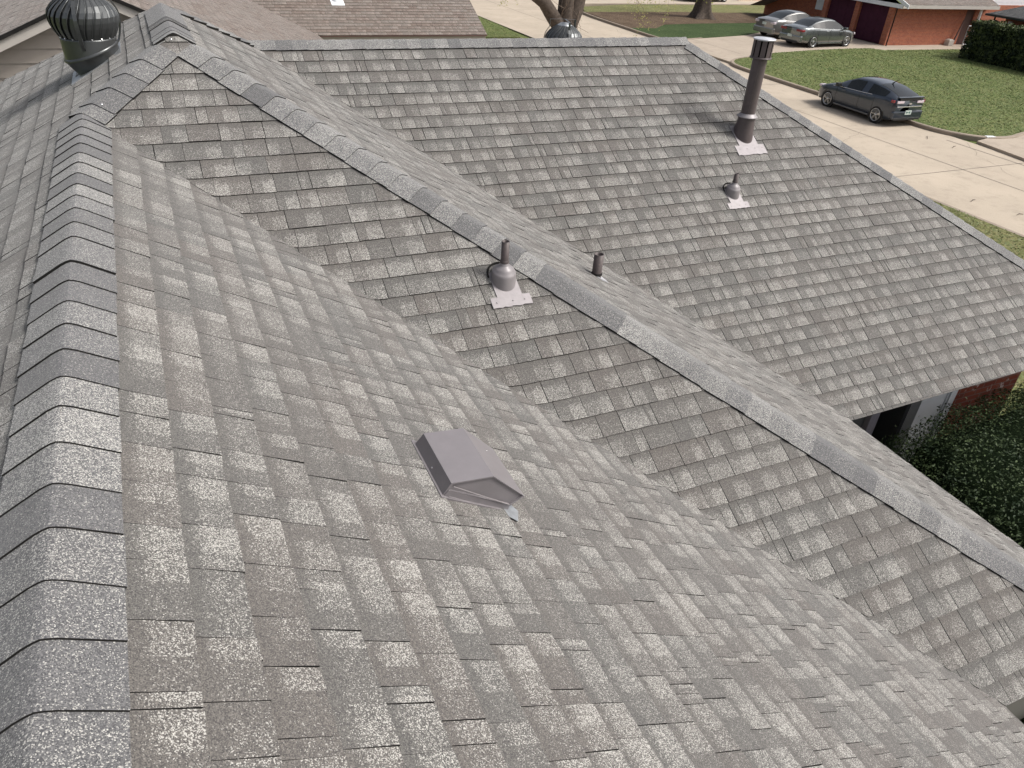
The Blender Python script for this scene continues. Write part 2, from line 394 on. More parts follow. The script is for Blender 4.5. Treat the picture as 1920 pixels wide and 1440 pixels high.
G=-5.5
m1,m2,m3,m4,m5=.5875,.6017,.5812,.663,.6036
a,h,b,c,LR=.5963,.3892,2.0424,5.6072,1.38
yJ=-m1*a/m2; zJ=-m1*a
EZ1=zJ-m1*(3.64+a)
xe1=-a+(zJ-(EZ1))/m1              # eave of the slope right of the near ridge
yv=yJ-(xe1+a)*m1/m2               # valley end
ye2=yv; ze2=m2*ye2
xe3=5.30
xr=-ye2*m2/m3
yr5=lambda x:b-(x-c)*m5/m4
C4=1/sqrt(1+m4*m4); ye4=b-4.811*C4; ze4=-h-4.811*m4*C4
def v2y(x): return b-(m3*x-h)/m4
YN=-9.5                            # near end, behind the camera
S0a=Slope((0,0,0),(-1,0),m1,[(0,LR),(0,0),(-a,yJ),(-5.19,yJ),(-5.19,LR+5.19)],.06)
S0b=Slope((0,0,0),(-1,0),m1,[(-a,yJ),(-a,YN),(-5.19,YN),(-5.19,yJ)],.06)
S1=Slope((-a,0,zJ),(1,0),m1,[(-a,yJ),(xe1,yv),(xe1,YN),(-a,YN)],.1503)
S2=Slope((0,0,0),(0,-1),m2,[(0,0),(-a,yJ),(xe1,yv),(xr,ye2)],.0823)
S3=Slope((0,0,0),(1,0),m3,[(0,0),(0,LR),(h/m3,b),(xe3,v2y(xe3)),(xe3,-m3*xe3/m2 if -m3*xe3/m2>ye2 else ye2),(xr,ye2)],.09)
x5=c+(ze4+h)/-m5
S4=Slope((0,b,-h),(0,-1),m4,[(h/m3,b),(c,b),(x5,yr5(x5)),(xe3-.0,v2y(xe3))],.1144)
S5=Slope((c,b,-h),(1,0),m5,[(c,b),(x5,yr5(x5)),(x5,b+(b-yr5(x5)))],.1)
S6=Slope((0,b,-h),(0,1),m4,[(h/m3,b),(c,b),(x5,b+(x5-c)*m5/m4),(-1.0,b+(x5-c)*m5/m4)],.1)
S7=Slope((0,LR,0),(0,1),m1,[(0,LR),(5.1,LR+5.1),(-5.19,LR+5.19)],.1)

rnd=random.Random(11)
house=empty('shingled_house',(2.5,-1.5,G))
tag(house,'near house under the big grey asphalt shingle roof that fills the picture','house')
def hpar(o):
    o.parent=house; o.matrix_parent_inverse=Matrix.Translation(house.location).inverted(); return o
def child(o,par):
    o.parent=par; o.matrix_parent_inverse=Matrix.Translation(par.location).inverted() if par.rotation_euler.z==0 else (Matrix.Translation(par.location)@Matrix.Rotation(par.rotation_euler.z,4,'Z')).inverted(); return o
SM=[MAT['shingle'],MAT['edge']]
l12=softlift([S2]); l21=softlift([S1]); l34=softlift([S4]); l43=softlift([S3])
near12=lambda p: abs(S1.z(p.x,p.y)-S2.z(p.x,p.y))<.14 and p.y<yJ+.3
near34=lambda p: abs(S3.z(p.x,p.y)-S4.z(p.x,p.y))<.14
for nm,S,lf,nr in (('roof_slope',S0a,None,None),('roof_slope',S0b,None,None),('roof_slope',S1,l12,near12),('roof_slope',S2,l21,near12),('roof_slope',S3,l34,near34),('roof_slope',S4,l43,near34)):
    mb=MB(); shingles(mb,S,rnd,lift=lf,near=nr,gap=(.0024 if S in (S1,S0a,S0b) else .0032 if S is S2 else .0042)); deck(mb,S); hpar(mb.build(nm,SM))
mb=MB()
for S in (S5,S6,S7): shingles(mb,S,rnd,simple_=True); deck(mb,S)
hpar(mb.build('back_roof_slope',SM))
CM=[MAT['capsh'],MAT['edge']]
def ridge(A,B,nL,nR,**k):
    mb=MB(); caps(mb,A,B,nL,nR,rnd,**k); return hpar(mb.build('ridge_cap',CM))
ridge((-a,yJ+.03,zJ),(-a,YN,zJ),S0b.n,S1.n,half=.150,ex=.1645,lifts={12:(.25,.005)},sag=.005)
ridge((0,0,0),(-a,yJ,zJ),S0a.n,S2.n,start=.16,ex=.16)
ridge((0,0,0),(xr,ye2,ze2),S2.n,S3.n,start=.16,ex=.16)
mb=MB(); caps(mb,(0,LR,0),(0,-.03,0),S0a.n,S3.n,rnd,lifts={0:(.72,.0),1:(.045,.0),2:(.045,.0),3:(.045,.0005),4:(.045,.003),5:(.26,.0)},lay=.0015); hpar(mb.build('ridge_cap',CM))
ridge((h/m3,b,-h),(c+.05,b,-h),S6.n,S4.n,half=.125)
ridge((c,b,-h),(x5,yr5(x5),ze4),S4.n,S5.n,start=.1)
ridge((0,LR,0),(h/m3,LR+h/m3,-h),S3.n,S7.n,start=.1,half=.12,lay=.014)

for S_,u_,v_ in ((S2,)+S2.uv((-.486,-.528)),(S2,)+S2.uv((-.02,-.06)),(S4,)+S4.uv((4.93,1.98))):
    mb=MB(); mb.lathe(S_.P(u_,v_,.0165),[(.007,0),(.006,.003),(0,.004)],8,S_.n,cap1=False); hpar(mb.build('nail_head',MAT['bright']))
# walls, soffits and fascia of the near house
def wall(mb,x0,y0,x1,y1,z0=G,z1=-3.2,t=.12,mi=0): mb.box((min(x0,x1)-(t if x0==x1 else 0),min(y0,y1)-0,z0),(max(x0,x1),max(y0,y1)+(t if y0==y1 else 0),z1),mi)
WY=-1.5
mb=MB(); mb.box((7.70,WY,G),(8.87,WY+.15,-3.09)); mb.box((8.72,WY+.15,G),(8.87,5.4,-3.09)); hpar(mb.build('brick_wall',MAT['brick2']))
mb=MB(); mb.box((7.16,WY,G),(7.60,WY+.1,-3.09)); hpar(mb.build('white_panel',MAT['whitepaint']))
mb=MB(); mb.box((7.60,WY-.03,G),(7.70,WY+.1,-3.09)); mb.box((7.575,WY-.012,G),(7.60,WY+.0,-3.09)); hpar(mb.build('corner_trim',MAT['whitepaint']))
mb=MB(); mb.box((4.6,.2,G),(7.16,.3,-3.09)); mb.box((7.10,WY+.1,G),(7.16,.2,-3.09)); mb.box((4.55,-1.6,G),(4.62,.2,-3.09)); 
for k in range(5): mb.box((4.62,.185,G+.45*k),(7.1,.2,G+.45*k+.02))
hpar(mb.build('porch_wall',MAT['darkwall']))
mb=MB(); mb.box((6.38,WY,G),(6.46,WY+.08,-3.09),bev=.008); mb.box((6.48,WY+.02,G),(6.54,WY+.08,-3.09)); hpar(mb.build('porch_post',MAT['greytrim']))
mb=MB(); mb.box((5.72,WY,G),(5.80,WY+.08,-3.09)); mb.box((5.2,WY+.02,G),(5.72,WY+.07,-3.09)); hpar(mb.build('grey_panel',MAT['greytrim']))
mb=MB(); mb.box((5.80,WY+.06,G),(6.38,WY+.09,-3.09),bev=.006)
for z in (-4.9,-4.0): mb.box((5.86,WY+.045,z),(6.32,WY+.06,z+.65),bev=.006)
hpar(mb.build('dark_door',MAT['darkwall']))
for lo_,hi_ in (((xe1-.5,ye2+.5,G),(xe3-.6,ye2+.6,-3.2)), ((xe1-.55,YN,G),(xe1-.45,ye2+.55,-3.2)), ((xe3-.65,ye2+.6,G),(xe3-.55,-1.6,-3.2)), ((-4.7,YN,G),(-4.6,6,-3.2)), ((-4.6,5.4,G),(8.8,5.5,-3.2))):
    mb=MB(); mb.box(lo_,hi_); hpar(mb.build('side_wall',MAT['siding']))
mb=MB()
zs=-3.11
for lo_,hi_ in (((xe3,ye4+.02,zs),(x5,WY+.15,zs+.012)), ((xe3-.65,ye2,zs-.004),(xe3,ye4+.02,zs+.008)), ((xe1-.45,ye2+.02,zs),(xe3-.65,ye2+.6,zs+.012)), ((xe1-.45,YN,zs),(xe1-.02,ye2+.02,zs+.01)), ((-5.17,YN,zs),(-4.6,6,zs+.01)), ((8.8,WY,zs-.003),(x5,5.6,zs+.009))):
    mb=MB(); mb.box(lo_,hi_); hpar(mb.build('soffit',MAT['greytrim']))
mb=MB()
for lo_,hi_ in (((xe3+.0,ye4+.02,-3.10),(x5,ye4+.04,ze4-.008)), ((xe3-.04,ye2,-3.15),(xe3-.02,ye4+.01,-m3*xe3-.008)), ((xe1,ye2,-3.2),(xe3,ye2+.02,ze2-.01)), ((xe1-.02,YN,-3.2),(xe1,ye2,EZ1-.008)), ((-5.19,YN,-3.2),(-5.17,6.4,-3.06)), ((x5-.02,ye4,-3.2),(x5,6,ze4-.008))):
    mb=MB(); mb.box(lo_,hi_); hpar(mb.build('fascia',MAT['asph']))

# ---------------------------------------------------------------- vents and pipes on the roof
def plate(mb,S,u0,v0,w_,l_,rnd_,off=.011,th=.002,mi=0,nseg=14,tail=None,ragged=.002):
    """flashing sheet lying on a slope, ragged lower edge"""
    top=[]; 
    pts=[(u0-w_/2,v0-l_/2),(u0+w_/2,v0-l_/2)]
    low=[(u0+w_/2-w_*i/nseg, v0+l_/2+rnd_.uniform(-ragged,ragged)) for i in range(nseg+1)]
    pts=pts+low
    P1=[S.P(u,v,off) for u,v in pts]; P0=[S.P(u,v,off-th-.006) for u,v in pts]
    n=(P1[1]-P1[0]).cross(P1[2]-P1[1])
    mb.face(P1 if n.dot(S.n)>0 else P1[::-1],mi)
    for i in range(len(P1)):
        j=(i+1)%len(P1); mb.face([P1[i],P0[i],P0[j],P1[j]],mi)
def oblique(mb,S,cx,cy,prof,n=28,mi=0,cap1=True):
    """body of revolution around the vertical whose foot follows the roof slope; prof = (radius, height, followfactor)"""
    z0=S.z(cx,cy); rr=[]
    for r,hh,fl in prof:
        ring=[]
        for j in range(n):
            x=cx+r*cos(2*pi*j/n); y=cy+r*sin(2*pi*j/n)
            ring.append(V((x,y,z0+hh+fl*(S.z(x,y)-z0))))
        rr.append(ring)
    mb.rings(rr,mi,False,cap1)
def pipe_boot(S,x,y,label,group,hgt=.17,name='pipe_vent',k=1.):
    z=S.z(x,y); t=empty(name,(x,y,z)); tag(t,label,'roof vent',group)
    u,v=S.uv((x,y)); mb=MB(); plate(mb,S,u,v+.055,.17,.24,rnd); plate(mb,S,u,v+.155,.27,.075,rnd,off=.0125,ragged=.004)
    for q in (-.10,.09,.01): 
        p=S.P(u+q,v+.155,.014); mb.lathe(p,[(.006,0),(.005,.003)],8,S.n)
    child(mb.build('flashing',MAT['mauvepale']),t)
    mb=MB(); oblique(mb,S,x,y,[(q_*k,h_,f_) for q_,h_,f_ in ((.088,.008,1),(.087,.03,.9),(.086,.062,.45),(.084,.070,.35),(.080,.076,.3),(.074,.079,.28),(.070,.088,.15),(.058,.098,.08),(.040,.108,.0),(.033,.114,0),(.031,.135,0),(.027,.142,0))])
    child(mb.build('boot',MAT['mauve']),t)
    mb=MB(); mb.lathe((x,y,z+.10),[(.025,0),(.025,hgt),(.021,hgt),(.021,hgt-.08)],20,cap0=False,cap1=True); mb.lathe((x,y,z+.128),[(.029,0),(.029,.014),(.026,.018)],20)
    child(mb.build('pipe',MAT['pipe']),t)
    mb=MB()     # dark sealant bead round the upper half of the boot
    arc=[S.P(u+.094*cos(q),v-.035+.10*sin(q),.013) for q in [pi+pi*i/14 for i in range(15)]]
    mb.tube(arc,.006,6); child(mb.build('sealant_bead',MAT['edge']),t)
    return t
pipe_boot(S2,1.61,-1.90,'small mauve boot vent with thin pipe beside the long diagonal hip, nearest vent pipe','mauve boots with a thin pipe',k=.9)
pipe_boot(S4,5.23,.20,'small mauve boot vent on the far slope just below the tall flue','mauve boots with a thin pipe',hgt=.12,k=.86)
# short plain pipe poking up behind the long hip
px_,py_=2.80,-1.13; pz=S3.z(px_,py_); t=empty('short_pipe_vent',(px_,py_,pz)); tag(t,'short plain dark pipe without a boot poking up behind the diagonal hip','roof vent')
mb=MB(); mb.lathe((px_,py_,pz-.03),[(.039,0),(.039,.225),(.034,.225),(.034,.12)],22,cap0=False,cap1=True); child(mb.build('pipe',MAT['pipe']),t)
mb=MB(); mb.lathe((px_,py_,pz+.022),[(.046,0),(.044,.012),(.04,.016)],20); child(mb.build('collar',MAT['edge']),t)
mb=MB(); u,v=S3.uv((px_,py_)); plate(mb,S3,u,v+.035,.11,.12,rnd); child(mb.build('flashing',MAT['whitemetal']),t)
# tall flue
fx,fy=5.76,.83; fz=S4.z(fx,fy); t=empty('tall_flue',(fx,fy,fz)); tag(t,'tall dark brown flue pipe with a round slotted rain cap on the far slope','flue pipe')
u,v=S4.uv((fx,fy)); mb=MB(); plate(mb,S4,u,v+.05,.26,.36,rnd); plate(mb,S4,u,v+.215,.40,.13,rnd,off=.013,ragged=.007)
for q in (-.15,-.05,.06,.16): mb.lathe(S4.P(u+q,v+.2,.015),[(.007,0),(.005,.003)],8,S4.n)
child(mb.build('flashing',MAT['mauvepale']),t)
mb=MB(); oblique(mb,S4,fx,fy,[(.115,.005,1),(.112,.03,.9),(.100,.11,.3),(.095,.17,0),(.092,.20,0)]); child(mb.build('base_cone',MAT['flue']),t)
mb=MB(); mb.lathe((fx,fy,fz+.195),[(.09,0),(.116,.008),(.114,.014),(.095,.028),(.082,.045)],32); child(mb.build('storm_collar',MAT['mauvepale']),t)
mb=MB(); mb.lathe((fx,fy,fz+.20),[(.077,0),(.077,.62)],32); mb.tube([(fx+.077*cos(4.0),fy+.077*sin(4.0),fz+.24),(fx+.077*cos(4.0),fy+.077*sin(4.0),fz+.80)],.003,6); child(mb.build('pipe',MAT['flue']),t)
cap=MB(); zc=fz+.81
cap.lathe((fx,fy,zc-.012),[(.085,0),(.114,.004),(.116,.016),(.10,.02)],30)
cap.lathe((fx,fy,zc+.008),[(.072,0),(.072,.16)],20,mi=1)
for j in range(10):
    q0=2*pi*j/10+.1; q1=q0+2*pi/10*.74
    for hh in (0,):
        p=[V((fx+0.107*cos(q),fy+0.107*sin(q),z)) for q,z in ((q0,zc+.005),(q1,zc+.005),(q1,zc+.175),(q0,zc+.175))]
        pin=[V((fx+0.1035*cos(q),fy+0.1035*sin(q),z)) for q,z in ((q0,zc+.005),(q1,zc+.005),(q1,zc+.175),(q0,zc+.175))]
        cap.face(p); cap.face(pin[::-1])
        for k in range(4): cap.face([p[k],pin[k],pin[(k+1)%4],p[(k+1)%4]])
co=child(cap.build('rain_cap',[MAT['flue'],MAT['black']]),t)
mb=MB(); mb.lathe((fx,fy,zc+.172),[(.11,0),(.119,.006),(.119,.012),(.11,.016),(.075,.012),(.066,.018),(0.0,.023)],32,cap1=False); ct=mb.build('cap_top',MAT['whitemetal']); ct.parent=co; ct.matrix_parent_inverse=(Matrix.Translation(t.location)).inverted()@Matrix.Translation(t.location) 
# box vent on the near slope
t=empty('box_vent',(.62,-3.64,-1.06)); tag(t,'brown metal box vent with a flat faceted hood on the near slope','roof vent')
y0,y1=-3.80,-3.475
def bz(x): return S1.z(x,0)
prof=[(.509,bz(.509)+.004),(.547,-.944),(.720,-.961),(.863,-1.110),(.800,-1.140)]
def extr(mb,pr,ya,yb,mi=0,closed=True):
    n=len(pr); A_=[V((x,ya,z)) for x,z in pr]; B_=[V((x,yb,z)) for x,z in pr]
    for i in range(n if closed else n-1):
        j=(i+1)%n; mb.face([A_[i],B_[i],B_[j],A_[j]],mi)
    if closed: mb.face(A_[::-1],mi); mb.face(B_,mi)
mb=MB(); outer=prof; cxm=sum(p[0] for p in prof)/5; czm=sum(p[1] for p in prof)/5
inner=[(cxm+(x-cxm)*.95,czm+(z-czm)*.92) for x,z in prof]
ring=[V((x,y0,z)) for x,z in outer]; ringb=[V((x,y1,z)) for x,z in outer]; ri=[V((x,y0,z)) for x,z in inner]; rib=[V((x,y0+.006,z)) for x,z in inner]
for i in range(5):
    j=(i+1)%5
    mb.face([ring[i],ringb[i],ringb[j],ring[j]])
    mb.face([ring[i],ring[j],ri[j],ri[i]]); mb.face([ri[i],ri[j],rib[j],rib[i]])
mb.face(ringb); mb.face(rib)
child(mb.build('hood',MAT['boxtop']),t)
mb=MB(); low=[(.513,bz(.513)+.004),(.535,-.972),(.795,-1.128),(.79,bz(.79)+.003)]
extr(mb,low,y0-.004,y1+.01); child(mb.build('throat',MAT['boxtop']),t)
mb=MB(); u,v=S1.uv((.645,-3.63)); plate(mb,S1,u,v-.02,.37,.30,rnd,off=.0095,ragged=.001); child(mb.build('flange',MAT['boxtop']),t)
mb=MB()
for (p,q,r_) in (((.553,-.957),(.793,-1.126),.0022),((.535,-1.0),(.765,-1.150),.0018)): mb.tube([(p[0],y0-.007,p[1]),(q[0],y0-.007,q[1])],r_,6)
mb.tube([(.852,y0-.003,-1.108),(.800,y0-.003,-1.130)],.0018,6)
child(mb.build('seam',MAT['mauvepale']),t)
for q_,a_ in (((.519,-3.66,-.97),(-.9,0,.3)),((.80,-3.55,-1.045),(.7,0,.7))):
    mb=MB(); mb.lathe(q_,[(.004,0),(.003,.002)],8,a_); child(mb.build('screw',MAT['bright']),t)
mb=MB(); u,v=S1.uv((.76,-3.80)); 
pl=[S1.P(*S1.uv(q),.009) for q in ((.74,-3.80),(.80,-3.72),(.835,-3.80),(.80,-3.872),(.76,-3.845))]; mb.face(pl if (pl[1]-pl[0]).cross(pl[2]-pl[1]).z>0 else pl[::-1]); child(mb.build('flashing',MAT['galv']),t)

def turbine(S,x,y,label,R=.30,neckz=None,name='turbine_vent',hgt=None):
    """x,y = foot on slope; neck goes up from a slope-following elbow"""
    z=S.z(x,y); t=empty(name,(x,y,z)); tag(t,label,'turbine vent','turbine roof vents')
    nx=x+hgt[0]; ny=y+hgt[1]; nz=z+hgt[2]         # centre of the neck top (bottom ring of the head)
    rn=R*.80; n=32; F_=V((x,y,z)); nn=S.n
    q=V((0,0,1)).rotation_difference(nn)
    def rg(c,r,qq): return [c+qq@V((r*cos(2*pi*j/n),r*sin(2*pi*j/n),0)) for j in range(n)]
    mid=V((nx,ny,nz-R*.42)); qm=V((0,0,1)).rotation_difference((nn*1.6+V((.35,-.05,0))).normalized()); qi=q.copy(); q0=V((0,0,1)).rotation_difference(V((0,0,1)))
    mb=MB(); mb.rings([rg(F_-nn*.02,rn*.93,qi),rg(mid,rn*1.05,qm)],0,False,False); child(mb.build('base_elbow',MAT['darkmetal']),t)
    mb=MB(); mb.rings([rg(mid,rn*1.075,qm),rg(mid+V((0,0,.012)),rn*1.085,qm),rg(mid+V((0,0,.02)),rn*1.04,qm)],0,False,False)
    mb.rings([rg(mid+V((0,0,.014)),rn*1.035,qm),rg(V((nx,ny,nz)),rn*1.0,q0)],0,False,False); child(mb.build('neck',MAT['darkmetal']),t)
    ho=MB(); zb=nz; HH=R*1.22
    def rad(s): return R*(.76+.24*sin(pi*min(1,max(0,(s*.93+.05)))) ) if s<.5 else R*(.25+.75*sin(pi*(.5+(s-.48)*.84)))
    ho.lathe((nx,ny,zb-.012),[(rn*.99,0),(R*.80,.004),(R*.80,.018),(R*.74,.024)],n)
    inner=[(R*.70,0.02)]+[(rad(s)*.80,HH*s) for s in (.2,.4,.6,.8,.95)]
    ho.lathe((nx,ny,zb),inner,24,mi=1)
    K=26
    for i in range(K):
        ph=2*pi*i/K; rows=[]; ns=9
        for k in range(ns):
            s=k/(ns-1); tw=.38*s**1.7; r0=rad(s)
            z_=zb+.012+s*HH
            w_=2*pi/K*1.28
            a0=ph+tw; rows.append((V((nx+r0*1.0*cos(a0+w_),ny+r0*1.0*sin(a0+w_),z_)),V((nx+r0*.985*cos(a0+w_*.5),ny+r0*.985*sin(a0+w_*.5),z_)),V((nx+r0*.91*cos(a0),ny+r0*.91*sin(a0),z_))))
        for k in range(ns-1):
            for e in range(2):
                ho.add([rows[k][e],rows[k][e+1],rows[k+1][e+1],rows[k+1][e]],[(0,1,2,3)],0,True)
        # rolled front lip of the vane
        ho.tube([rw[0] for rw in rows],.0035,5)
    hd=child(ho.build('turbine_head',[MAT['darkmetal'],MAT['black']]),t)
    inv=Matrix.Translation(t.location).inverted()
    def sub(o): o.parent=hd; o.matrix_parent_inverse=(Matrix.Identity(4)); return o
    mb=MB(); mb.lathe((nx,ny,zb+HH-.005),[(rad(1)*1.02,0),(rad(1)*1.04,.010),(rad(1)*.9,.022),(.05,.040),(0.0,.043)],n,cap1=False); sub(mb.build('top_disc',MAT['galv']))
    for i in range(18):
        mb=MB(); q_=2*pi*i/18; mb.lathe((nx+R*.79*cos(q_),ny+R*.79*sin(q_),zb+.012),[(.006,0),(.004,.006)],6,(cos(q_),sin(q_),.5)); sub(mb.build('rivet',MAT['bright']))
    for i,q_ in enumerate((-1.75,-1.75+2*pi/3,-1.75+4*pi/3)):
        mb=MB(); pp=[]
        for k in range(11):
            s=k/10; r_=R*1.07*sin(pi*(.30+.33*s)) if False else max(rad(min(1,s*1.0))*1.07, rn*1.02)
            if k==0: r_=rn*1.01
            pp.append((nx+r_*cos(q_),ny+r_*sin(q_),zb-.055+s*(HH+.115)))
        pp.append((nx,ny,zb+HH+.075))
        tv=V((-sin(q_),cos(q_),0))*.012; rv=V((cos(q_),sin(q_),0))*.003
        rr=[[V(p)+tv+rv,V(p)+tv-rv,V(p)-tv-rv,V(p)-tv+rv] for p in pp]; mb.rings(rr,0,True,True,False)
        child(mb.build('bracket_strap',MAT['darkmetal']),t)
    mb=MB(); 
    for (uu,vv) in ((0.0,.0),): 
        u_,v_=S.uv((x,y)); plate(mb,S,u_,v_+.02,rn*2.3,rn*2.3,rnd,off=.007)
    child(mb.build('flashing',MAT['galv']),t)
    return t
turbine(S0a,-.50,.70,'large dark grey turbine vent on the left slope near the peak',.225,hgt=(-.035,-.03,.165))
turbine(S6,4.25,2.45,'dark turbine vent half hidden behind the far ridge, in front of the tree',.215,hgt=(0,0,.075))
# dark gap of black beyond lower right corner: olive plastic lid under the roof corner
t=empty('olive_bin',(4.55,-5.2,G)); tag(t,'olive green plastic bin seen below the roof corner at lower right','bin')
mb=MB(); mb.box((3.85,-5.6,G),(5.0,-4.80,-3.42),bev=.05); child(mb.build('bin_body',MAT['olive']),t)
mb=MB(); mb.box((3.80,-5.65,-3.42),(5.05,-4.76,-3.32),bev=.045); child(mb.build('lid',MAT['olive']),t)

# ---------------------------------------------------------------- ground, street, lawns
def sheet(name,pts,z,mat,th=0.,kind='structure'):
    mb=MB(); P=[V((x,y,z)) for x,y in pts]
    if (P[1]-P[0]).cross(P[2]-P[1]).z<0: pass
    A=sum(P[i].x*P[(i+1)%len(P)].y-P[(i+1)%len(P)].x*P[i].y for i in range(len(P)))
    if A<0: P=P[::-1]
    mb.face(P)
    if th:
        for i in range(len(P)):
            j=(i+1)%len(P); d=V((0,0,th)); mb.face([P[i],P[i]-d,P[j]-d,P[j]])
    o=mb.build(name,mat); o['kind']=kind
    return o
sheet('ground',[(-300,-300),(300,-300),(300,300),(-300,300)],G-.06,MAT['grass'])
far=[(25.9,12.9),(25.3,15),(25.1,18),(25.5,21.5),(26.4,25.2)]
sheet('street',[(19.2,-60),(19.2,60),(19.2,140),(60,140),(60,46.9),(30.2,46.9),(28.2,45),(27.3,41),(26.8,33),(26.9,25.4),(26.2,18),(26.2,13),(26.0,-60)],G,MAT['street'])
sheet('side_yard_concrete',[(-200,33.2),(19.2,33.2),(19.2,30.0),(-200,30)],G+.004,MAT['street'])
sheet('apron',[(10.5,8.7),(19.2,8.7),(19.2,30),(10.5,30)],G+.004,MAT['street'])
lawnNear=[(9.4,-30),(19.05,-30),(19.05,8.6),(10.4,8.6),(9.4,6)]
sheet('near_lawn',lawnNear,G+.03,MAT['drygrass'],.1)
sheet('side_lawn',[(-60,33.3),(18.4,33.3),(18.9,36),(19.1,60),(-60,60)],G+.05,MAT['grass'],.1)
LA=[(26.2,24.6),(26.5,25.6),(27.3,26.3),(28.6,26.8),(31,27.6),(34.5,28.2),(37.6,28.45),(38.9,28.4),(39.4,27.8),(49,27.6),(49,11.9),(29.8,12.1),(28.2,11.75),(27.2,11.9),(26.5,12.5),(26.1,13.4),(26.0,15),(26.0,18),(26.05,21.5)]
sheet('front_lawn',LA,G+.12,MAT['grass'],.2)
LB=[(26.6,32.2),(27.4,31.9),(30,32.3),(33.5,33.1),(36,34.4),(41,34.9),(41,37.9),(33,37.4),(30.2,37.0),(28.6,35.6),(26.9,35.8)]
sheet('deep_green_lawn',LB,G+.12,MAT['grass2'],.2)  # lawn in a deeper green than the front lawn
sheet('leaf_litter_bed',[(26.9,35.8),(28.6,35.6),(30.2,37.0),(33,37.4),(41,37.9),(46,38),(46,42.0),(36,42.6),(27.3,42.2)],G+.124,MAT['mulch'],.2)
sheet('back_lawn',[(27.3,42.2),(36,42.6),(46,42.0),(62,42.),(62,47.5),(33,46.2),(28.6,44.8)],G+.12,MAT['drygrass'],.2)
sheet('driveway',[(26.4,24.8),(26.6,25.6),(27.3,26.3),(28.6,26.8),(31,27.6),(34.5,28.2),(37.6,28.45),(38.9,28.4),(39.4,27.8),(49,27.6),(49,29.3),(41,29.3),(41.0,34.9),(36,34.4),(33.5,33.1),(30,32.3),(27.4,31.9),(26.6,32.2)],G+.10,MAT['drive'],.12)
sheet('second_driveway',[(25.7,-20),(25.9,9.0),(26.3,11.6),(27.2,11.8),(28.2,11.7),(29.8,12.05),(49,11.85),(49,-20)],G+.09,MAT['drive'],.1)
def kerb(name,line,label=None,wd=.17,hh=.135):
    mb=MB(); ls=[V((x,y,0)) for x,y in line]; rr=[]
    for i,p in enumerate(ls):
        d=(ls[min(i+1,len(ls)-1)]-ls[max(i-1,0)]).normalized(); s=V((-d.y,d.x,0))
        rr.append([p+s*wd*k+V((0,0,z)) for k,z in ((-.55,G-.05),(-.5,G+hh*.8),(-.34,G+hh),(.5,G+hh),(.5,G-.05))])
    mb.rings(rr,0,True,True,False); o=mb.build(name,MAT['kerb']); o['kind']='structure'; return o
def smooth_line(pts,n=4):
    out=[]
    for i in range(len(pts)-1):
        p0=pts[max(i-1,0)];p1=pts[i];p2=pts[i+1];p3=pts[min(i+2,len(pts)-1)]
        for k in range(n):
            t=k/n; out.append(tuple(.5*((2*p1[j])+(-p0[j]+p2[j])*t+(2*p0[j]-5*p1[j]+4*p2[j]-p3[j])*t*t+(-p0[j]+3*p1[j]-3*p2[j]+p3[j])*t**3) for j in range(2)))
    out.append(pts[-1]); return out
kerb('kerb',smooth_line([(30.2,27.3),(28.6,26.75),(27.2,26.25),(26.35,25.4),(26.05,24.3),(25.97,21.5),(25.95,18),(26.0,15),(26.1,13.2),(26.55,12.3),(27.2,11.8),(28.2,11.65),(29.8,12.0),(33,12.2)]))
kerb('kerb',smooth_line([(29.5,32.2),(27.3,31.8),(26.7,32.5),(26.8,37),(27.0,41),(27.6,43.6),(29.0,45.6),(33,46.6),(62,47.6)]))
kerb('kerb',[(19.12,-40),(19.12,8.3),(18.8,8.75),(18.0,8.8)],hh=.03)
# joints in the street slabs
mb=MB()
def strip(p,q,wd=.02,z=G+.004):
    p=V((*p,0));q=V((*q,0)); d=(q-p).normalized(); s=V((-d.y,d.x,0))*wd/2; mb.face([V((x.x,x.y,z)) for x in (p-s,q-s,q+s,p+s)])
strip((22.8,-20),(22.8,60),.035); 
for y in (-2.5,9.4,21.2,32.6,44): strip((19.3,y),(25.9,y),.03)
strip((25.4,-10),(25.5,12.2),.05); strip((28.6,27.6),(28.6,33.6),.03,G+.104); strip((34.5,28.8),(34.5,33.8),.03,G+.104)
o=mb.build('slab_joint',MAT['joint']); o['kind']='structure'
mb=MB(); rc=random.Random(31)
for (x,y,dx,dy,n_) in ((23.9,8.2,.25,.30,12),(20.2,12.3,.32,.12,12),(21.3,24.0,.2,.4,14),(23.4,31.2,.2,.4,16)):
    for k in range(n_):
        x2,y2=x+dx*rc.uniform(.4,1.4)+rc.uniform(-.12,.12),y+dy*rc.uniform(.4,1.4)+rc.uniform(-.12,.12); strip((x,y),(x2,y2),.008*rc.uniform(.6,1.4),(G+.104 if x>28 else G+.0045)); x,y=x2,y2
o=mb.build('pavement_crack',MAT['joint']); o['kind']='structure'
# painted house number on the kerb
t=empty('kerb_number',(27.1,11.7,G+.1)); tag(t,'white painted house number 1413 on the kerb','house number')
mb=MB(); p0,p1=V((27.42,11.775,0)),V((27.08,11.875,0)); d=(p1-p0); nrm=V((d.y,-d.x,0)).normalized()
if nrm.y>0: nrm=-nrm
o_=nrm*.105
mb.face([p0+o_+V((0,0,G+.03)),p1+o_+V((0,0,G+.03)),p1+o_+V((0,0,G+.145)),p0+o_+V((0,0,G+.145))]); 
o_2=nrm*.04-V((0,0,0)); mb.face([p0+o_+V((0,0,G+.145)),p1+o_+V((0,0,G+.145)),p1-nrm*.06+V((0,0,G+.145)),p0-nrm*.06+V((0,0,G+.145))])
child(mb.build('white_paint',MAT['whitepaint']),t)
fc=bpy.data.curves.new('digits','FONT'); fc.body='1413'; fc.size=.12; fc.extrude=.002; fc.align_x='CENTER'
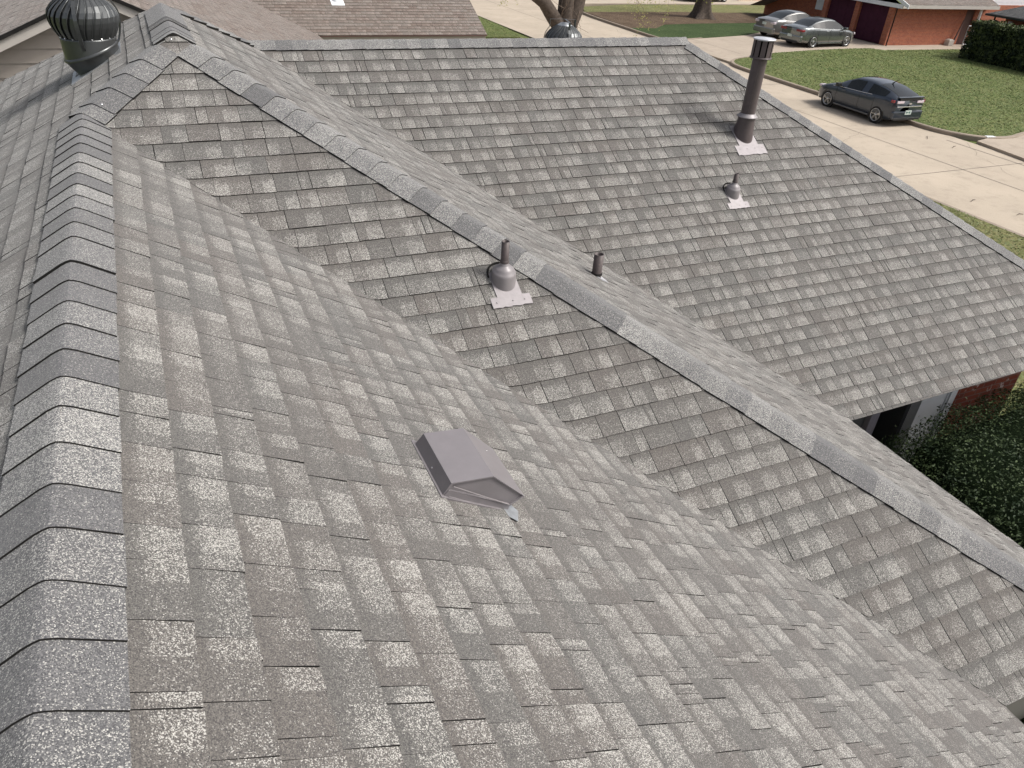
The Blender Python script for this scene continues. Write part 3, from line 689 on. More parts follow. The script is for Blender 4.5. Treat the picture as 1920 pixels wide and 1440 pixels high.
fo=bpy.data.objects.new('digits',fc); col.objects.link(fo)
bpy.context.view_layer.update(); me=bpy.data.meshes.new_from_object(fo.evaluated_get(bpy.context.evaluated_depsgraph_get())); col.objects.unlink(fo); bpy.data.objects.remove(fo)
dg=bpy.data.objects.new('digits',me); me.materials.append(MAT['black']); col.objects.link(dg)
xd=(p0-p1).normalized(); xd=-xd if xd.x<0 else xd; zd=V((0,0,1)); yd=nrm
dg.matrix_world=Matrix.Translation((p0+p1)/2+nrm*.108+V((0,0,G+.045)))@Matrix((xd,zd,xd.cross(zd))).transposed().to_4x4()
mw=dg.matrix_world.copy(); dg.parent=t; dg.matrix_parent_inverse=Matrix.Translation(t.location).inverted()

# ---------------------------------------------------------------- neighbour house behind (brown roof)
nb=empty('brown_roof_house',(3,12,G)); tag(nb,'neighbouring house with brown shingle roof and greige siding gable behind the near roof','house')
xa,za,mn=-.62,-.55,.45; YG=7.0; EN=-2.9; xl=xa-(za-EN)/mn; xrn=xa+(za-EN)/mn; YW=18.1; mw_=.5
N1=Slope((xa,YG,za),(1,0),mn,[(xa,YG),(xrn,YG),(xrn,YW),(xa,YW+(za-EN)/mw_),(xa,YG)][:4],.0)
N2=Slope((xa,YG,za),(-1,0),mn,[(xa,YG),(xl,YG),(xl,30),(xa,30)],.0)
N3=Slope((0,YW,EN),(0,-1),mw_,[(xrn,YW),(9.98,YW),(9.98,YW+5.2),(xa,YW+5.2),(xa,YW+(za-EN)/mw_)],.0)
BM=[MAT['brshingle'],MAT['edge']]
for S in (N1,N2,N3):
    mb=MB(); shingles(mb,S,rnd,wlo=.12,whi=.33,thick=.006,flip=.6); deck(mb,S); child(mb.build('roof_slope',BM),nb)
N4=Slope((0,YW+5.2,EN+2.6),(0,1),mw_,[(xa,YW+5.2),(9.98,YW+5.2),(9.98,YW+10.4),(xa,YW+10.4)],.0)
mb=MB(); deck(mb,N4,mi=0); child(mb.build('back_roof_slope',BM),nb)
# gable siding: boards
mb=MB(); yb=YG+.25
def gz(x): return za-mn*abs(x-xa)-.02
z=G
while z<za:
    z1=z+.19
    xs=[xa-(za-z)/mn,xa+(za-z)/mn]; xs=[max(xs[0],xl+.4),min(xs[1],xrn-.4)]
    zt=min(z1,za-.02); xt=[xa-(za-zt)/mn,xa+(za-zt)/mn]; xt=[max(xt[0],xl+.4),min(xt[1],xrn-.4)]
    if xt[1]>xt[0]: mb.face([(xs[0],yb-.018,z),(xs[1],yb-.018,z),(xt[1],yb,zt),(xt[0],yb,zt)]); mb.face([(xs[0],yb-.018,z),(xs[0],yb,z),(xs[1],yb,z),(xs[1],yb-.018,z)])
    z=z1
child(mb.build('gable_siding',MAT['siding']),nb)
mb=MB()
for sx,xe in ((-1,xl),(1,xrn)):
    q=[V((xa,YG,za)),V((xe,YG,EN))]; dn=V((0,0,-.17)); d1=V((0,0,-.012)); bk=V((0,.028,0))
    P=[q[0]+d1,q[1]+d1,q[1]+dn,q[0]+dn]; mb.face(P if sx<0 else P[::-1]); mb.face([p+bk for p in P]); mb.face([P[3],P[2],P[2]+bk,P[3]+bk]); mb.face([P[2]+bk*1.01,P[3]+bk*1.01,P[3]+bk+V((0,.23,0)),P[2]+bk+V((0,.23,0))])
child(mb.build('rake_board',MAT['trim']),nb)
mb=MB()
for sx,xe in ((-1,xl),(1,xrn)):
    q=[V((xa,YG-.03,za)),V((xe,YG-.03,EN))]; mb.rings([[p+V((0,0,.012)),p+V((0,.05,.012)),p+V((0,.05,-.04)),p+V((0,0,-.04))] for p in q],0,True,True,False)
child(mb.build('drip_edge',MAT['edge']),nb)
mb=MB(); mb.box((xrn-.2,YW+.02,EN-.19),(9.94,YW+.05,EN-.012)); child(mb.build('fascia',MAT['siding']),nb)
mb=MB(); mb.box((xrn+.05,YW-.03,EN-.035),(9.97,YW+.019,EN-.009)); child(mb.build('drip_edge',MAT['browndoor']),nb)
mb=MB(); mb.box((xrn-.3,YW+.4,G),(9.7,YW+.5,EN-.19)); mb.box((9.6,YW+.5,G),(9.7,YW+10,EN-.2)); mb.box((xrn-.4,YG+.3,G),(xrn-.3,YW+.4,EN-.1)); mb.box((xl+.4,YG+.3,G),(xl+.5,28,EN-.1)); child(mb.build('wall',MAT['siding']),nb)
t=empty('white_pipe_boot',(5.55,19.6,N3.z(5.55,19.6))); tag(t,'small white pipe boot on the brown neighbouring roof','roof vent')
mb=MB(); u,v=N3.uv((5.55,19.6)); plate(mb,N3,u,v+.05,.40,.42,rnd); oblique(mb,N3,5.55,19.6,[(.14,.0,1),(.12,.08,.5),(.06,.14,0),(.05,.2,0)]); child(mb.build('boot',MAT['whitepaint']),t)
mb=MB(); mb.lathe((5.55,19.6,N3.z(5.55,19.6)+.15),[(.035,0),(.035,.3)],14); child(mb.build('pipe',MAT['pipe']),t)

# ---------------------------------------------------------------- garage house across the street
GB=G+.10
gh=empty('brick_garage_house',(46,34,GB)); tag(gh,'red brick house across the street with two dark purple garage doors','house')
def gch(o): return child(o,gh)
mb=MB(); zt=-3.12
mb.box((41,29.3,GB),(47.35,29.42,zt)); mb.box((48.15,29.3,GB),(56,29.42,zt)); mb.box((47.35,29.3,-3.4),(48.15,29.42,zt))
mb.box((41,29.42,GB),(41.3,29.72,zt)); mb.box((41,31.98,GB),(41.3,32.34,zt)); mb.box((41,34.6,GB),(41.3,34.86,zt)); mb.box((41.0,29.72,-3.3),(41.3,31.98,zt)); mb.box((41.0,32.34,-3.3),(41.3,34.6,zt)); mb.box((41,34.861,GB),(41.12,34.98,zt))
mb.box((42.4,34.98,GB),(42.5,42,zt)); mb.box((41.12,34.86,GB),(42.4,34.98,zt)); gch(mb.build('brick_wall',MAT['brick']))
for ya,yb_ in ((29.72,31.98),(32.34,34.6)):
    mb=MB(); mb.box((41.2,ya,GB),(41.24,yb_,-3.3))
    for k in range(4):
        for j in range(3):
            w3=(yb_-ya)/3; z0=GB+.06+k*.52; mb.box((41.185,ya+j*w3+.06,z0),(41.2,ya+(j+1)*w3-.06,z0+.42),bev=.006)
    mb.box((41.12,ya,-3.42),(41.2,yb_,-3.3)); gch(mb.build('garage_door',MAT['purple']))
mb=MB(); mb.box((47.35,29.36,GB),(47.42,29.42,-3.4)); mb.box((48.08,29.36,GB),(48.15,29.42,-3.4)); mb.box((47.42,29.38,GB),(48.08,29.42,-3.4))
for z in (GB+.15,GB+1.1): mb.box((47.52,29.37,z),(47.98,29.38,z+.75))
gch(mb.build('side_door',MAT['browndoor']))
mb=MB(); mb.box((48.2,28.95,GB),(48.32,29.07,zt),bev=.01); gch(mb.build('white_post',MAT['whitepaint']))
mb=MB(); mb.box((42.36,36.1,-4.4),(42.42,37.0,-3.25))
for k in range(10): mb.box((42.33,36.16,-4.36+k*.11),(42.37,36.94,-4.29+k*.11))
gch(mb.build('window_shutter',MAT['whitepaint']))
ROOFM=[MAT['brshingle'],MAT['edge']]
# roof: eave along y=28.75, front gable over the garage doors facing -x
E1=Slope((45,33.2,-3.1+4.5*.4),(0,-1),.4,[(40.9,33.2),(49.4,33.2),(49.4,28.7),(40.9,28.7)],.0)
E2=Slope((45,33.2,-3.1+4.5*.4),(0,1),.4,[(40.9,33.2),(49.4,33.2),(49.4,42),(40.9,42)],.0)
mb=MB(); shingles(mb,E1,rnd,simple_=True,wlo=.15,whi=.35); deck(mb,E1); deck(mb,E2,mi=0); gch(mb.build('roof',ROOFM))
mb=MB(); mb.box((40.88,28.66,-3.30),(49.4,28.72,-3.115)); gch(mb.build('gutter',MAT['trim']))
mb=MB(); mb.box((41,28.72,-3.13),(49.3,29.3,-3.12)); gch(mb.build('soffit',MAT['whitepaint']))
mb=MB()
for sgn in (-1,1):
    q=[V((40.86,33.2,-1.32)),V((40.86,33.2+sgn*4.9,-3.28))]; mb.rings([[p,p+V((.05,0,0)),p+V((.05,0,.2)),p+V((0,0,.2))] for p in q],0,True,True,False)
mb.face([(40.95,28.9,-3.12),(40.95,37.5,-3.12),(40.95,33.2,-1.35)]); mb.face([(40.95,28.9,-3.12),(40.95,33.2,-1.35),(40.95,37.5,-3.12)])
mb.box((40.86,28.7,-3.32),(40.95,34.9,-3.10)); gch(mb.build('gable_trim',MAT['whitepaint']))
mb=MB(); mb.box((40.96,29.1,-5.42),(40.999,29.16,-3.3)); gch(mb.build('downspout',MAT['edge']))
# gate and small items by the side door
t=empty('wire_gate',(47.2,28.6,GB)); tag(t,'thin wire gate standing open beside the brown side door','gate')
for p in ((46.9,28.5),(48.3,28.2)):
    mb=MB(); mb.tube([(p[0],p[1],GB),(p[0],p[1],GB+1.25)],.03,8); child(mb.build('post',MAT['galv']),t)
mb=MB(); mb.tube([(46.9,28.5,GB+1.2),(48.3,28.2,GB+1.2)],.018,6); mb.tube([(46.9,28.5,GB+.15),(48.3,28.2,GB+.15)],.018,6)
for k in range(12): 
    f=k/12; mb.tube([(46.9+1.4*f,28.5-.3*f,GB+.15),(46.9+1.4*(f+.083),28.5-.3*(f+.083),GB+1.2)],.004,4); mb.tube([(46.9+1.4*f,28.5-.3*f,GB+1.2),(46.9+1.4*(f+.083),28.5-.3*(f+.083),GB+.15)],.004,4)
child(mb.build('mesh_panel',MAT['galv']),t)
mb=MB(); mb.box((46.1,28.85,GB),(46.55,29.2,GB+.32),bev=.02); mb.box((46.15,28.9,GB+.32),(46.5,29.15,GB+.36),bev=.01); tag(mb.build('utility_box',MAT['trim']),'small pale grey utility box at the foot of the brick wall','utility box')
mb=MB(); T=Matrix.Translation((46.75,29.1,GB))@Matrix.Rotation(radians(14),4,'Y'); mb.box((-.05,-.03,0),(.05,.03,1.5),T=T,bev=.01); tag(mb.build('leaning_board',MAT['browndoor']),'brown board leaning on the brick wall near the side door','board')
# white sided building behind and dark roofed house at the right
t=empty('white_sided_building',(54,32,GB)); tag(t,'white clapboard building showing behind the brick house roof','building')
mb=MB()
for k in range(22): mb.box((49.5,29.66,GB+k*.2),(60,29.69,GB+k*.2+.185))
mb.box((49.52,29.69,GB),(60,34,GB+4.4)); child(mb.build('clapboard_wall',MAT['whitepaint']),t)
mb=MB(); mb.box((49.3,29.5,GB+4.4),(60.2,34.2,GB+4.5)); child(mb.build('roof',MAT['brshingle']),t)
dh=empty('black_roof_house',(50,20,GB)); tag(dh,'house with a black shingle roof and black gutter above the clipped hedge','house')
D0=V((44.3,25.7,-3.12))
DS=Slope((47.6,20,-3.12+3.3*.45),(-1,0),.45,[(47.6,10),(47.6,22.4),(44.3,25.7),(44.3,10)],.0)
DT=Slope((50,22.4,-3.12+3.3*.45),(0,1),.45,[(47.6,22.4),(60,22.4),(60,25.7),(44.3,25.7)],.0)
mb=MB(); 
for S in (DS,DT): shingles(mb,S,rnd,simple_=True,wlo=.15,whi=.35); deck(mb,S,mi=0)
child(mb.build('roof',[MAT['blshingle'],MAT['edge']]),dh)
mb=MB(); mb.box((44.2,10,-3.24),(44.3,25.8,-3.125),bev=.01); mb.box((44.3,25.7,-3.24),(60,25.8,-3.125)); mb.tube([(44.45,25.3,-3.25),(44.45,25.3,-3.42),(44.9,25.3,-3.5),(44.9,25.3,-4.6)],.05,8); child(mb.build('gutter',MAT['asph']),dh)
mb=MB(); mb.box((45.0,10,GB),(45.2,25.0,-3.13)); mb.box((45.2,24.9,GB),(60,25.0,-3.13)); child(mb.build('wall',MAT['brick']),dh)
mb=MB(); mb.box((44.92,24.55,-3.75),(44.999,24.75,-3.4)); child(mb.build('wall_lamp',MAT['whitepaint']),dh)

# ---------------------------------------------------------------- foliage
def leaves(mb, pts_fn, n, size, rnd_, mi=0, shape=.5):
    for _ in range(n):
        p,nn,tone=pts_fn()
        d=V((rnd_.gauss(0,1),rnd_.gauss(0,1),rnd_.gauss(0,1))).normalized(); nn=(nn*1.0+d*.75).normalized()
        x=nn.orthogonal().normalized(); q=rnd_.uniform(0,2*pi); x=(x*cos(q)+nn.cross(x)*sin(q)); y=nn.cross(x)
        s=size*rnd_.uniform(.6,1.35); c_=(tone,0,0,1)
        mb.face([p-x*s*.5,p+y*s*shape*.5+nn*s*.06,p+x*s*.5,p-y*s*shape*.5+nn*s*.06],mi,[c_]*4)
def clump_field(seed,sc_):
    o=V((seed*3.1,seed*1.7,seed*.9)); return lambda p: mnoise.noise(p*sc_+o)
# big rounded shrub at the right, close to the house
rs=random.Random(5)
bush=empty('round_shrub',(7.95,-3.75,G)); tag(bush,'large clipped dark green shrub beside the eave and white panel','shrub')
cb=V((7.96,-3.78,-4.45)); rad3=V((2.25,2.12,1.18)); fld=clump_field(1,1.6); fld2=clump_field(2,5.)
def bp():
    while True:
        d=V((rs.gauss(0,1),rs.gauss(0,1),rs.gauss(0,1))).normalized()
        if d.z>-.5: break
    e=.42   # superellipsoid: boxier than a ball
    f=(abs(d.x)**(2/e*.5)+abs(d.y)**(2/e*.5))**(e) ; k=1/max(.6,(abs(d.x)**4.5+abs(d.y)**4.5+abs(d.z)**4.5)**(1/4.5))
    n_=fld(d*2.0)*.10+fld2(d*2.0)*.055
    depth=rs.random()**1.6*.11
    p=cb+V((d.x*rad3.x,d.y*rad3.y,d.z*rad3.z))*k*(1+n_-depth)
    if p.z<G: p.z=G+rs.random()*.3
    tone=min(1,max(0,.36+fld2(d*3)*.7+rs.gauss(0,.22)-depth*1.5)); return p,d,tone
mb=MB(); leaves(mb,bp,190000,.031,rs)
for _ in range(240):
    p,d,tn=bp(); tip=p+d*rs.uniform(.05,.17)
    for k in range(5):
        q=p.lerp(tip,k/4)+V((rs.gauss(0,.015),rs.gauss(0,.015),rs.gauss(0,.01)))
        x=V((rs.gauss(0,1),rs.gauss(0,1),rs.gauss(0,1))).normalized()*.018; y=d.cross(x).normalized()*.009; c_=(min(1,.7+rs.random()*.3),0,0,1)
        mb.face([q-x,q+y,q+x,q-y],0,[c_]*4)
child(mb.build('foliage',MAT['leaf']),bush)
mb=MB()
for i in range(8):
    q=2*pi*i/8; mb.tube([(cb.x+.15*cos(q),cb.y+.15*sin(q),G-.05),(cb.x+.6*cos(q),cb.y+.7*sin(q),G+.6),(cb.x+1.2*cos(q),cb.y+1.5*sin(q),G+1.0)],[.05,.04,.015],6)
child(mb.build('stem',MAT['twig']),bush)
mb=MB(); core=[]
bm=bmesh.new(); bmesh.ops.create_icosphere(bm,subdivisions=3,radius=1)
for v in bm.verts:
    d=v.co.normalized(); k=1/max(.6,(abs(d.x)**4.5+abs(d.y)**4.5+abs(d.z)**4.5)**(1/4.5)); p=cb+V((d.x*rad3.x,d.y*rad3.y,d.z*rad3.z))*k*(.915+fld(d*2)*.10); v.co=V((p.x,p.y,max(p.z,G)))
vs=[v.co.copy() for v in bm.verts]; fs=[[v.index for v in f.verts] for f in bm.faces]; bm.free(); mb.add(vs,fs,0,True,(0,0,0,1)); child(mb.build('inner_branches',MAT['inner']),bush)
# clipped hedge across the street
rh=random.Random(6); hedge=empty('clipped_hedge',(43.4,20.5,GB)); tag(hedge,'tall clipped rectangular hedge in front of the black roofed house','hedge')
hx0,hx1,hy0,hy1,hz0,hz1=42.5,44.1,12.5,25.2,GB,GB+1.95; fh=clump_field(4,.9); fh2=clump_field(5,3.)
def hp():
    r_=rh.random()
    if r_<.5: p=V((hx0,rh.uniform(hy0,hy1),rh.uniform(hz0,hz1))); d=V((-1,0,0))
    elif r_<.78: p=V((rh.uniform(hx0,hx1),rh.uniform(hy0,hy1),hz1)); d=V((0,0,1))
    elif r_<.9: p=V((rh.uniform(hx0,hx1),hy1,rh.uniform(hz0,hz1))); d=V((0,1,0))
    else: p=V((rh.uniform(hx0,hx1),hy0,rh.uniform(hz0,hz1))); d=V((0,-1,0))
    b_=fh(p)*.22+fh2(p)*.14-rh.random()**2*.2
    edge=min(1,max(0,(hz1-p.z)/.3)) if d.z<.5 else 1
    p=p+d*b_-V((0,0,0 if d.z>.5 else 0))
    tone=min(1,max(0,.28+fh2(p*1.3)*.6+rh.gauss(0,.2)+(.45 if d.z>.5 else 0)))  # leaves on the top face are lighter: sunlight put into their colour
    return p,d,tone
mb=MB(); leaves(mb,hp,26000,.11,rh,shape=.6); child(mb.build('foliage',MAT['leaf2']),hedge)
mb=MB(); mb.box((hx0+.18,hy0+.2,hz0),(hx1-.15,hy1-.2,hz1-.18)); child(mb.build('inner_branches',MAT['inner']),hedge)

# trees
def branch(mb,p,d,r,L_,depth,rt,tips,droop=0.,n=6):
    pts=[V(p)]; rr=[r]; d=V(d).normalized()
    for k in range(n):
        d=(d+V((rt.gauss(0,.12),rt.gauss(0,.12),rt.gauss(0,.10)-droop))).normalized()
        pts.append(pts[-1]+d*L_/n); rr.append(max(.004,r*(1-.55*(k+1)/n)))
    mb.tube(pts,rr,8 if r>.05 else 5,mi=0 if r>.05 else 1)
    if depth==0: tips.append(pts[-1]); tips.append(pts[len(pts)//2]); return
    for k in range(rt.choice((2,3,3))):
        i=rt.randint(max(1,n//2),n); dd=(d+V((rt.gauss(0,.65),rt.gauss(0,.65),rt.gauss(.05,.45)))).normalized()
        branch(mb,pts[i],dd,rr[i]*rt.uniform(.5,.75),L_*rt.uniform(.55,.8),depth-1,rt,tips,droop+.02)
rt=random.Random(9)
tr=empty('forked_tree',(19.55,29.9,G)); tag(tr,'large bare tree forking into three stems beside the street behind the ridge','tree')
mb=MB(); tips=[]
base=V((19.2,29.9,G))
mb.tube([base-V((0,0,.2)),base+V((0,0,.3)),base+V((.0,.0,.8)),base+V((.05,0,1.3))],[.75,.58,.5,.5],14)
mb.tube([base+V((-.1,0,.9)),base+V((-.75,-.1,1.5)),base+V((-1.3,-.1,2.15)),base+V((-1.75,0,2.45)),base+V((-2.6,.1,3.1)),base+V((-3.4,.3,4.2))],[.40,.34,.31,.30,.25,.18],12)
mb.tube([base+V((.0,0,1.0)),base+V((-.05,0,1.8)),base+V((.0,.1,2.8)),base+V((.1,.2,4.5)),base+V((.0,.4,6.5))],[.48,.40,.36,.30,.2],12)
mb.tube([base+V((.15,0,1.0)),base+V((.5,0,1.8)),base+V((.75,.1,2.7)),base+V((1.2,.2,4.4)),base+V((1.9,.4,6.4))],[.44,.40,.36,.30,.2],12)
for st in (base+V((-3.4,.3,4.2)),base+V((0,.4,6.5)),base+V((1.9,.4,6.4)),base+V((1.2,.2,4.4)),base+V((-2.6,.1,3.1))):
    for k in range(2): branch(mb,st,V((rt.gauss(0,.6),rt.gauss(0,.6),.7)),.12,2.4,3,rt,tips)
for (q,dd) in (((.6,-.3,2.0),(-.1,-.2,-.5)),((.2,-.35,2.6),(-.3,-.2,-.6)),((.85,-.2,2.9),(.7,-.3,-.25)),((-.4,-.3,1.6),(-.2,-.4,.5)),((.3,-.35,3.2),(-.5,-.1,-.5)),((-.1,-.3,2.8),(-.9,-.1,.25))):
    branch(mb,base+V(q),dd,.028,1.1,1,rt,[])
o=mb.build('trunk',[MAT['bark'],MAT['twig']]); child(o,tr)
# drooping budding twigs (right of the forked tree)
mb=MB(); mbl=MB(); rt=random.Random(21)
def twig(p,d,L_,r,lv):
    pts=[V(p)]; d=V(d).normalized(); n=7
    for k in range(n):
        d=(d+V((rt.gauss(0,.14),rt.gauss(0,.14),-.10+rt.gauss(0,.06)))).normalized(); pts.append(pts[-1]+d*L_/n)
    mb.tube(pts,[r*(1-.7*i/n) for i in range(n+1)],4)
    for i in range(2,n+1):
        if lv>0 and rt.random()<.6: twig(pts[i],(d+V((rt.gauss(0,.7),rt.gauss(0,.7),rt.gauss(-.2,.4)))).normalized(),L_*.5,r*.5,lv-1)
        if lv==0 or rt.random()<.25:
            for _ in range(rt.randint(1,3)):
                q=pts[i]+V((rt.gauss(0,.06),rt.gauss(0,.06),rt.gauss(-.03,.07))); x=V((rt.gauss(0,1),rt.gauss(0,1),rt.gauss(0,1))).normalized()*rt.uniform(.03,.06); y=x.orthogonal().normalized()*.022
                mbl.face([q-x,q+y,q+x,q-y],0,[(rt.random(),0,0,1)]*4)
for k in range(12):
    s=V((19.9+rt.uniform(0.4,1.6),29.6+rt.uniform(-.4,.6),-1.5+rt.uniform(-.3,1.0))); twig(s,(rt.uniform(.6,1.2),rt.uniform(-.7,.4),rt.uniform(-.1,.25)),rt.uniform(2.2,3.9),.02,2)
for k in range(4): twig(base+V((-3.0,-.1,3.6)),(rt.uniform(-.6,-.1),-.5,-.3),1.3,.014,1)
child(mb.build('drooping_twigs',MAT['twig']),tr); child(mbl.build('spring_leaves',MAT['bud']),tr)
rt=random.Random(3)
tr2=empty('street_tree',(35.15,39.9,G+.12)); tag(tr2,'thick tree trunk with flared roots standing in brown leaf litter','tree')
mb=MB(); b2=V((35.15,39.9,G+.12)); n=22; rr=[]
for zz,rd,fl in ((-.1,.95,.35),(.15,.74,.25),(.45,.60,.16),(.9,.53,.09),(1.6,.50,.05),(2.6,.47,.03),(4.0,.42,.03)):
    rr.append([b2+V(((rd*(1+fl*sin(5*q+1)+fl*.5*sin(9*q)))*cos(q),(rd*(1+fl*sin(5*q+1)+fl*.5*sin(9*q)))*sin(q),zz)) for q in [2*pi*j/n for j in range(n)]])
mb.rings(rr,0,False,True)
for k in range(5): branch(mb,b2+V((0,0,3.6)),V((rt.gauss(0,.6),rt.gauss(0,.6),.8)),.2,3.2,2,rt,[])
child(mb.build('trunk',[MAT['bark'],MAT['twig']]),tr2)
mb=MB()
for k in range(150):
    q=rt.uniform(0,2*pi); rr_=rt.uniform(.45,.75); p=b2+V((rr_*cos(q),rr_*sin(q),rt.uniform(.9,3.2))); x=V((rt.gauss(0,1),rt.gauss(0,1),rt.gauss(0,1))).normalized()*rt.uniform(.06,.11); y=x.orthogonal().normalized()*.05; mb.face([p-x,p+y,p+x,p-y],0,[(rt.random(),0,0,1)]*4)
child(mb.build('spring_leaves',MAT['bud']),tr2)

# grass blades on the lawns
MAT['blade']=leaf_mat('grass_blade',(.095,.145,.040),(.21,.225,.10))
def blades(name,poly,z,n,label,seed,tone0=.35,hh=.028):
    rg=random.Random(seed); mb=MB(); hs=halfplanes(poly) if False else None; xs_=[p[0] for p in poly]; ys_=[p[1] for p in poly]; k=0
    def inside(x,y):
        c_=False; m_=len(poly)
        for i in range(m_):
            x1,y1=poly[i]; x2,y2=poly[(i+1)%m_]
            if (y1>y)!=(y2>y) and x<(x2-x1)*(y-y1)/(y2-y1)+x1: c_=not c_
        return c_
    while k<n:
        x,y=rg.uniform(min(xs_),max(xs_)),rg.uniform(min(ys_),max(ys_))
        if not inside(x,y): continue
        k+=1; pn=mnoise.noise(V((x*.7,y*.7,seed))); tn=min(1,max(0,tone0+pn*.5+rg.gauss(0,.15)))
        q=rg.uniform(0,pi); w_=rg.uniform(.012,.03); h_=hh*rg.uniform(.5,1.3); lx,ly=rg.gauss(0,.055),rg.gauss(0,.055)
        mb.face([(x-w_*cos(q),y-w_*sin(q),z),(x+w_*cos(q),y+w_*sin(q),z),(x+lx+w_*.3,y+ly,z+h_)],0,[(tn,0,0,1)]*3)
    o=mb.build(name,MAT['blade']); tag(o,label,'grass',kind='stuff'); return o
blades('grass',LA,G+.12,70000,'short mown grass blades over the sunlit front lawn',41)
blades('grass',[(9.4,-6),(19.05,-6),(19.05,8.6),(10.4,8.6)],G+.03,30000,'short dry grass blades on the strip beside the near street edge',42,.6)
blades('grass',[(12,33.3),(18.4,33.3),(18.9,36),(19.1,52),(12,52)],G+.05,16000,'short grass on the small lawn beyond the far ridge',43)
# fallen twigs and leaves on the street
rt=random.Random(8)
for k,(x,y) in enumerate([(25.0,12.6),(24.9,11.4),(20.3,7.1),(20.6,5.9),(20.0,4.9)]):
    mb=MB(); q=rt.uniform(0,pi); L_=rt.uniform(.22,.5); mb.tube([(x-L_*cos(q)/2,y-L_*sin(q)/2,G+.02),(x,y+.03,G+.035),(x+L_*cos(q)/2,y+L_*sin(q)/2,G+.02)],[.007,.012,.004],5)
    o=mb.build('fallen_twig',MAT['bark']); tag(o,'small dark twig lying on the pale concrete street','twig','twigs on the street')

# ---------------------------------------------------------------- cars
def interp(tab,x):
    if x<=tab[0][0]: return tab[0][1]
    for (x0,y0_),(x1,y1_) in zip(tab,tab[1:]):
        if x<=x1:
            t=(x-x0)/(x1-x0); t=t*t*(3-2*t)*.5+t*.5; return y0_+(y1_-y0_)*t
    return tab[-1][1]
def make_car(name,label,paint,cfg,loc,heading,group=None,spoke=5):
    Lc=cfg['L']; xs=cfg['xs']; car=empty(name,loc,heading); tag(car,label,'car',group)
    def section(x):
        wb=interp(cfg['w'],x); zb=interp(cfg['sill'],x); zl=interp(cfg['belt'],x); zt_=interp(cfg['top'],x); wr=interp(cfg['wr'],x)
        g=max(0,zt_-zl-.05); yt=wr
        return [(0,zb+.02),(wb*.80,zb),(wb*.955,zb+.05),(wb*.99,zb+.17),(wb*1.0,(zb+zl)/2),(wb*.985,zl-.10),(wb*.955,zl-.015),(wb*.93,zl+.01),(yt+(wb*.93-yt)*.12,zl+.01+g*.86),(yt*.93,zl+.02+g*.97),(yt*.6,zt_-.006),(0,zt_)]
    secs=[section(x) for x in xs]; nr=len(secs[0]); mb=MB()
    def P(i,k,side): y_,z_=secs[i][k]; return V((xs[i],y_*side,z_))
    for side in (1,-1):
        for i in range(len(xs)-1):
            for k in range(nr-1):
                q=[P(i,k,side),P(i+1,k,side),P(i+1,k+1,side),P(i,k+1,side)]; mb.add(q if side<0 else q[::-1],[(0,1,2,3)],0,True)
        for i in (0,len(xs)-1):
            q=[P(i,k,side) for k in range(nr)]
            for k in range(nr-1): 
                c_=V((xs[i],0,secs[i][k][1])); c2=V((xs[i],0,secs[i][k+1][1])); mb.add([q[k],q[k+1],c2,c_],[(0,1,2,3)],0,True)
    body=mb.build('body',paint,car); weld(body,.002); body.data.shade_smooth() if hasattr(body.data,'shade_smooth') else None
    def patch(nm,cells,mat,off=.006,par=car,inset=0):
        m_=MB()
        for side in cells[2]:
            i0,i1=cells[0]; k0,k1=cells[1]
            pts=[[P(i,k,side) for k in range(k0,k1+1)] for i in range(i0,i1+1)]
            cen=V((0,0,.6))
            for i in range(i1-i0):
                for k in range(k1-k0):
                    q=[pts[i][k],pts[i+1][k],pts[i+1][k+1],pts[i][k+1]]
                    nn=(q[1]-q[0]).cross(q[3]-q[0]); 
                    if nn.length<1e-9: nn=(q[2]-q[1]).cross(q[3]-q[2])
                    nn.normalize(); mm=sum(q,V())/4-cen
                    if nn.dot(mm)<0: nn=-nn; q=q[::-1]
                    m_.add([p+nn*off for p in q],[(0,1,2,3)],0,True)
        o=m_.build(nm,mat,par); weld(o,.004); return o
    ix=cfg['ix']     # station indices: rear glass r0..r1, windscreen w0..w1, side glass ranges
    patch('rear_window',(ix['rear'],(9,11),(1,-1)),MAT['glass'])
    patch('windscreen',(ix['wind'],(9,11),(1,-1)),MAT['glass'])
    for sd in (1,-1):
        for rg_ in ix['side']: patch('side_window',(rg_,(7,8),(sd,)),MAT['glass'],.008)
    # door cut lines and belt trim
    for sd in (1,-1):
        m_=MB(); pl=[P(i,6,sd)+V((0,.008*sd,.004)) for i in range(ix['trim'][0],ix['trim'][1]+1)]; m_.tube(pl,.010,5); m_.build('window_trim',MAT['chrome'],car)
        for dx in cfg['doors']:
            s_=section(dx); m_=MB(); m_.tube([(dx,s_[k][0]*sd*1.002,s_[k][1]) for k in (2,3,4,5,6)],.006,4); m_.build('door_seam',MAT['plastic'],car)
        for hx in cfg['handles']:
            s_=section(hx); yy=s_[5][0]*sd; m_=MB(); m_.box((hx-.10,min(yy,yy+.03*sd),s_[5][1]-.03),(hx+.10,max(yy,yy+.03*sd),s_[5][1]+.005),bev=.008); m_.build('door_handle',paint if cfg.get('hc') is None else MAT['chrome'],car)
        mx=cfg['mirror']; s_=section(mx); yy=s_[6][0]*sd; m_=MB(); m_.box((mx-.07,min(yy*.98,yy+.22*sd),s_[6][1]+.01),(mx+.08,max(yy*.98,yy+.22*sd),s_[6][1]+.15),bev=.03); m_.build('mirror',paint if not cfg.get('bm') else MAT['plastic'],car)
        s0=section(0); m_=MB(); m_.box((-cfg['wb']/2+.38,min(s0[2][0]*sd,s0[2][0]*sd+.02*sd),s0[1][1]),(cfg['wb']/2-.38,max(s0[2][0]*sd,s0[2][0]*sd+.02*sd),s0[1][1]+.07),bev=.01); m_.build('sill',paint,car)
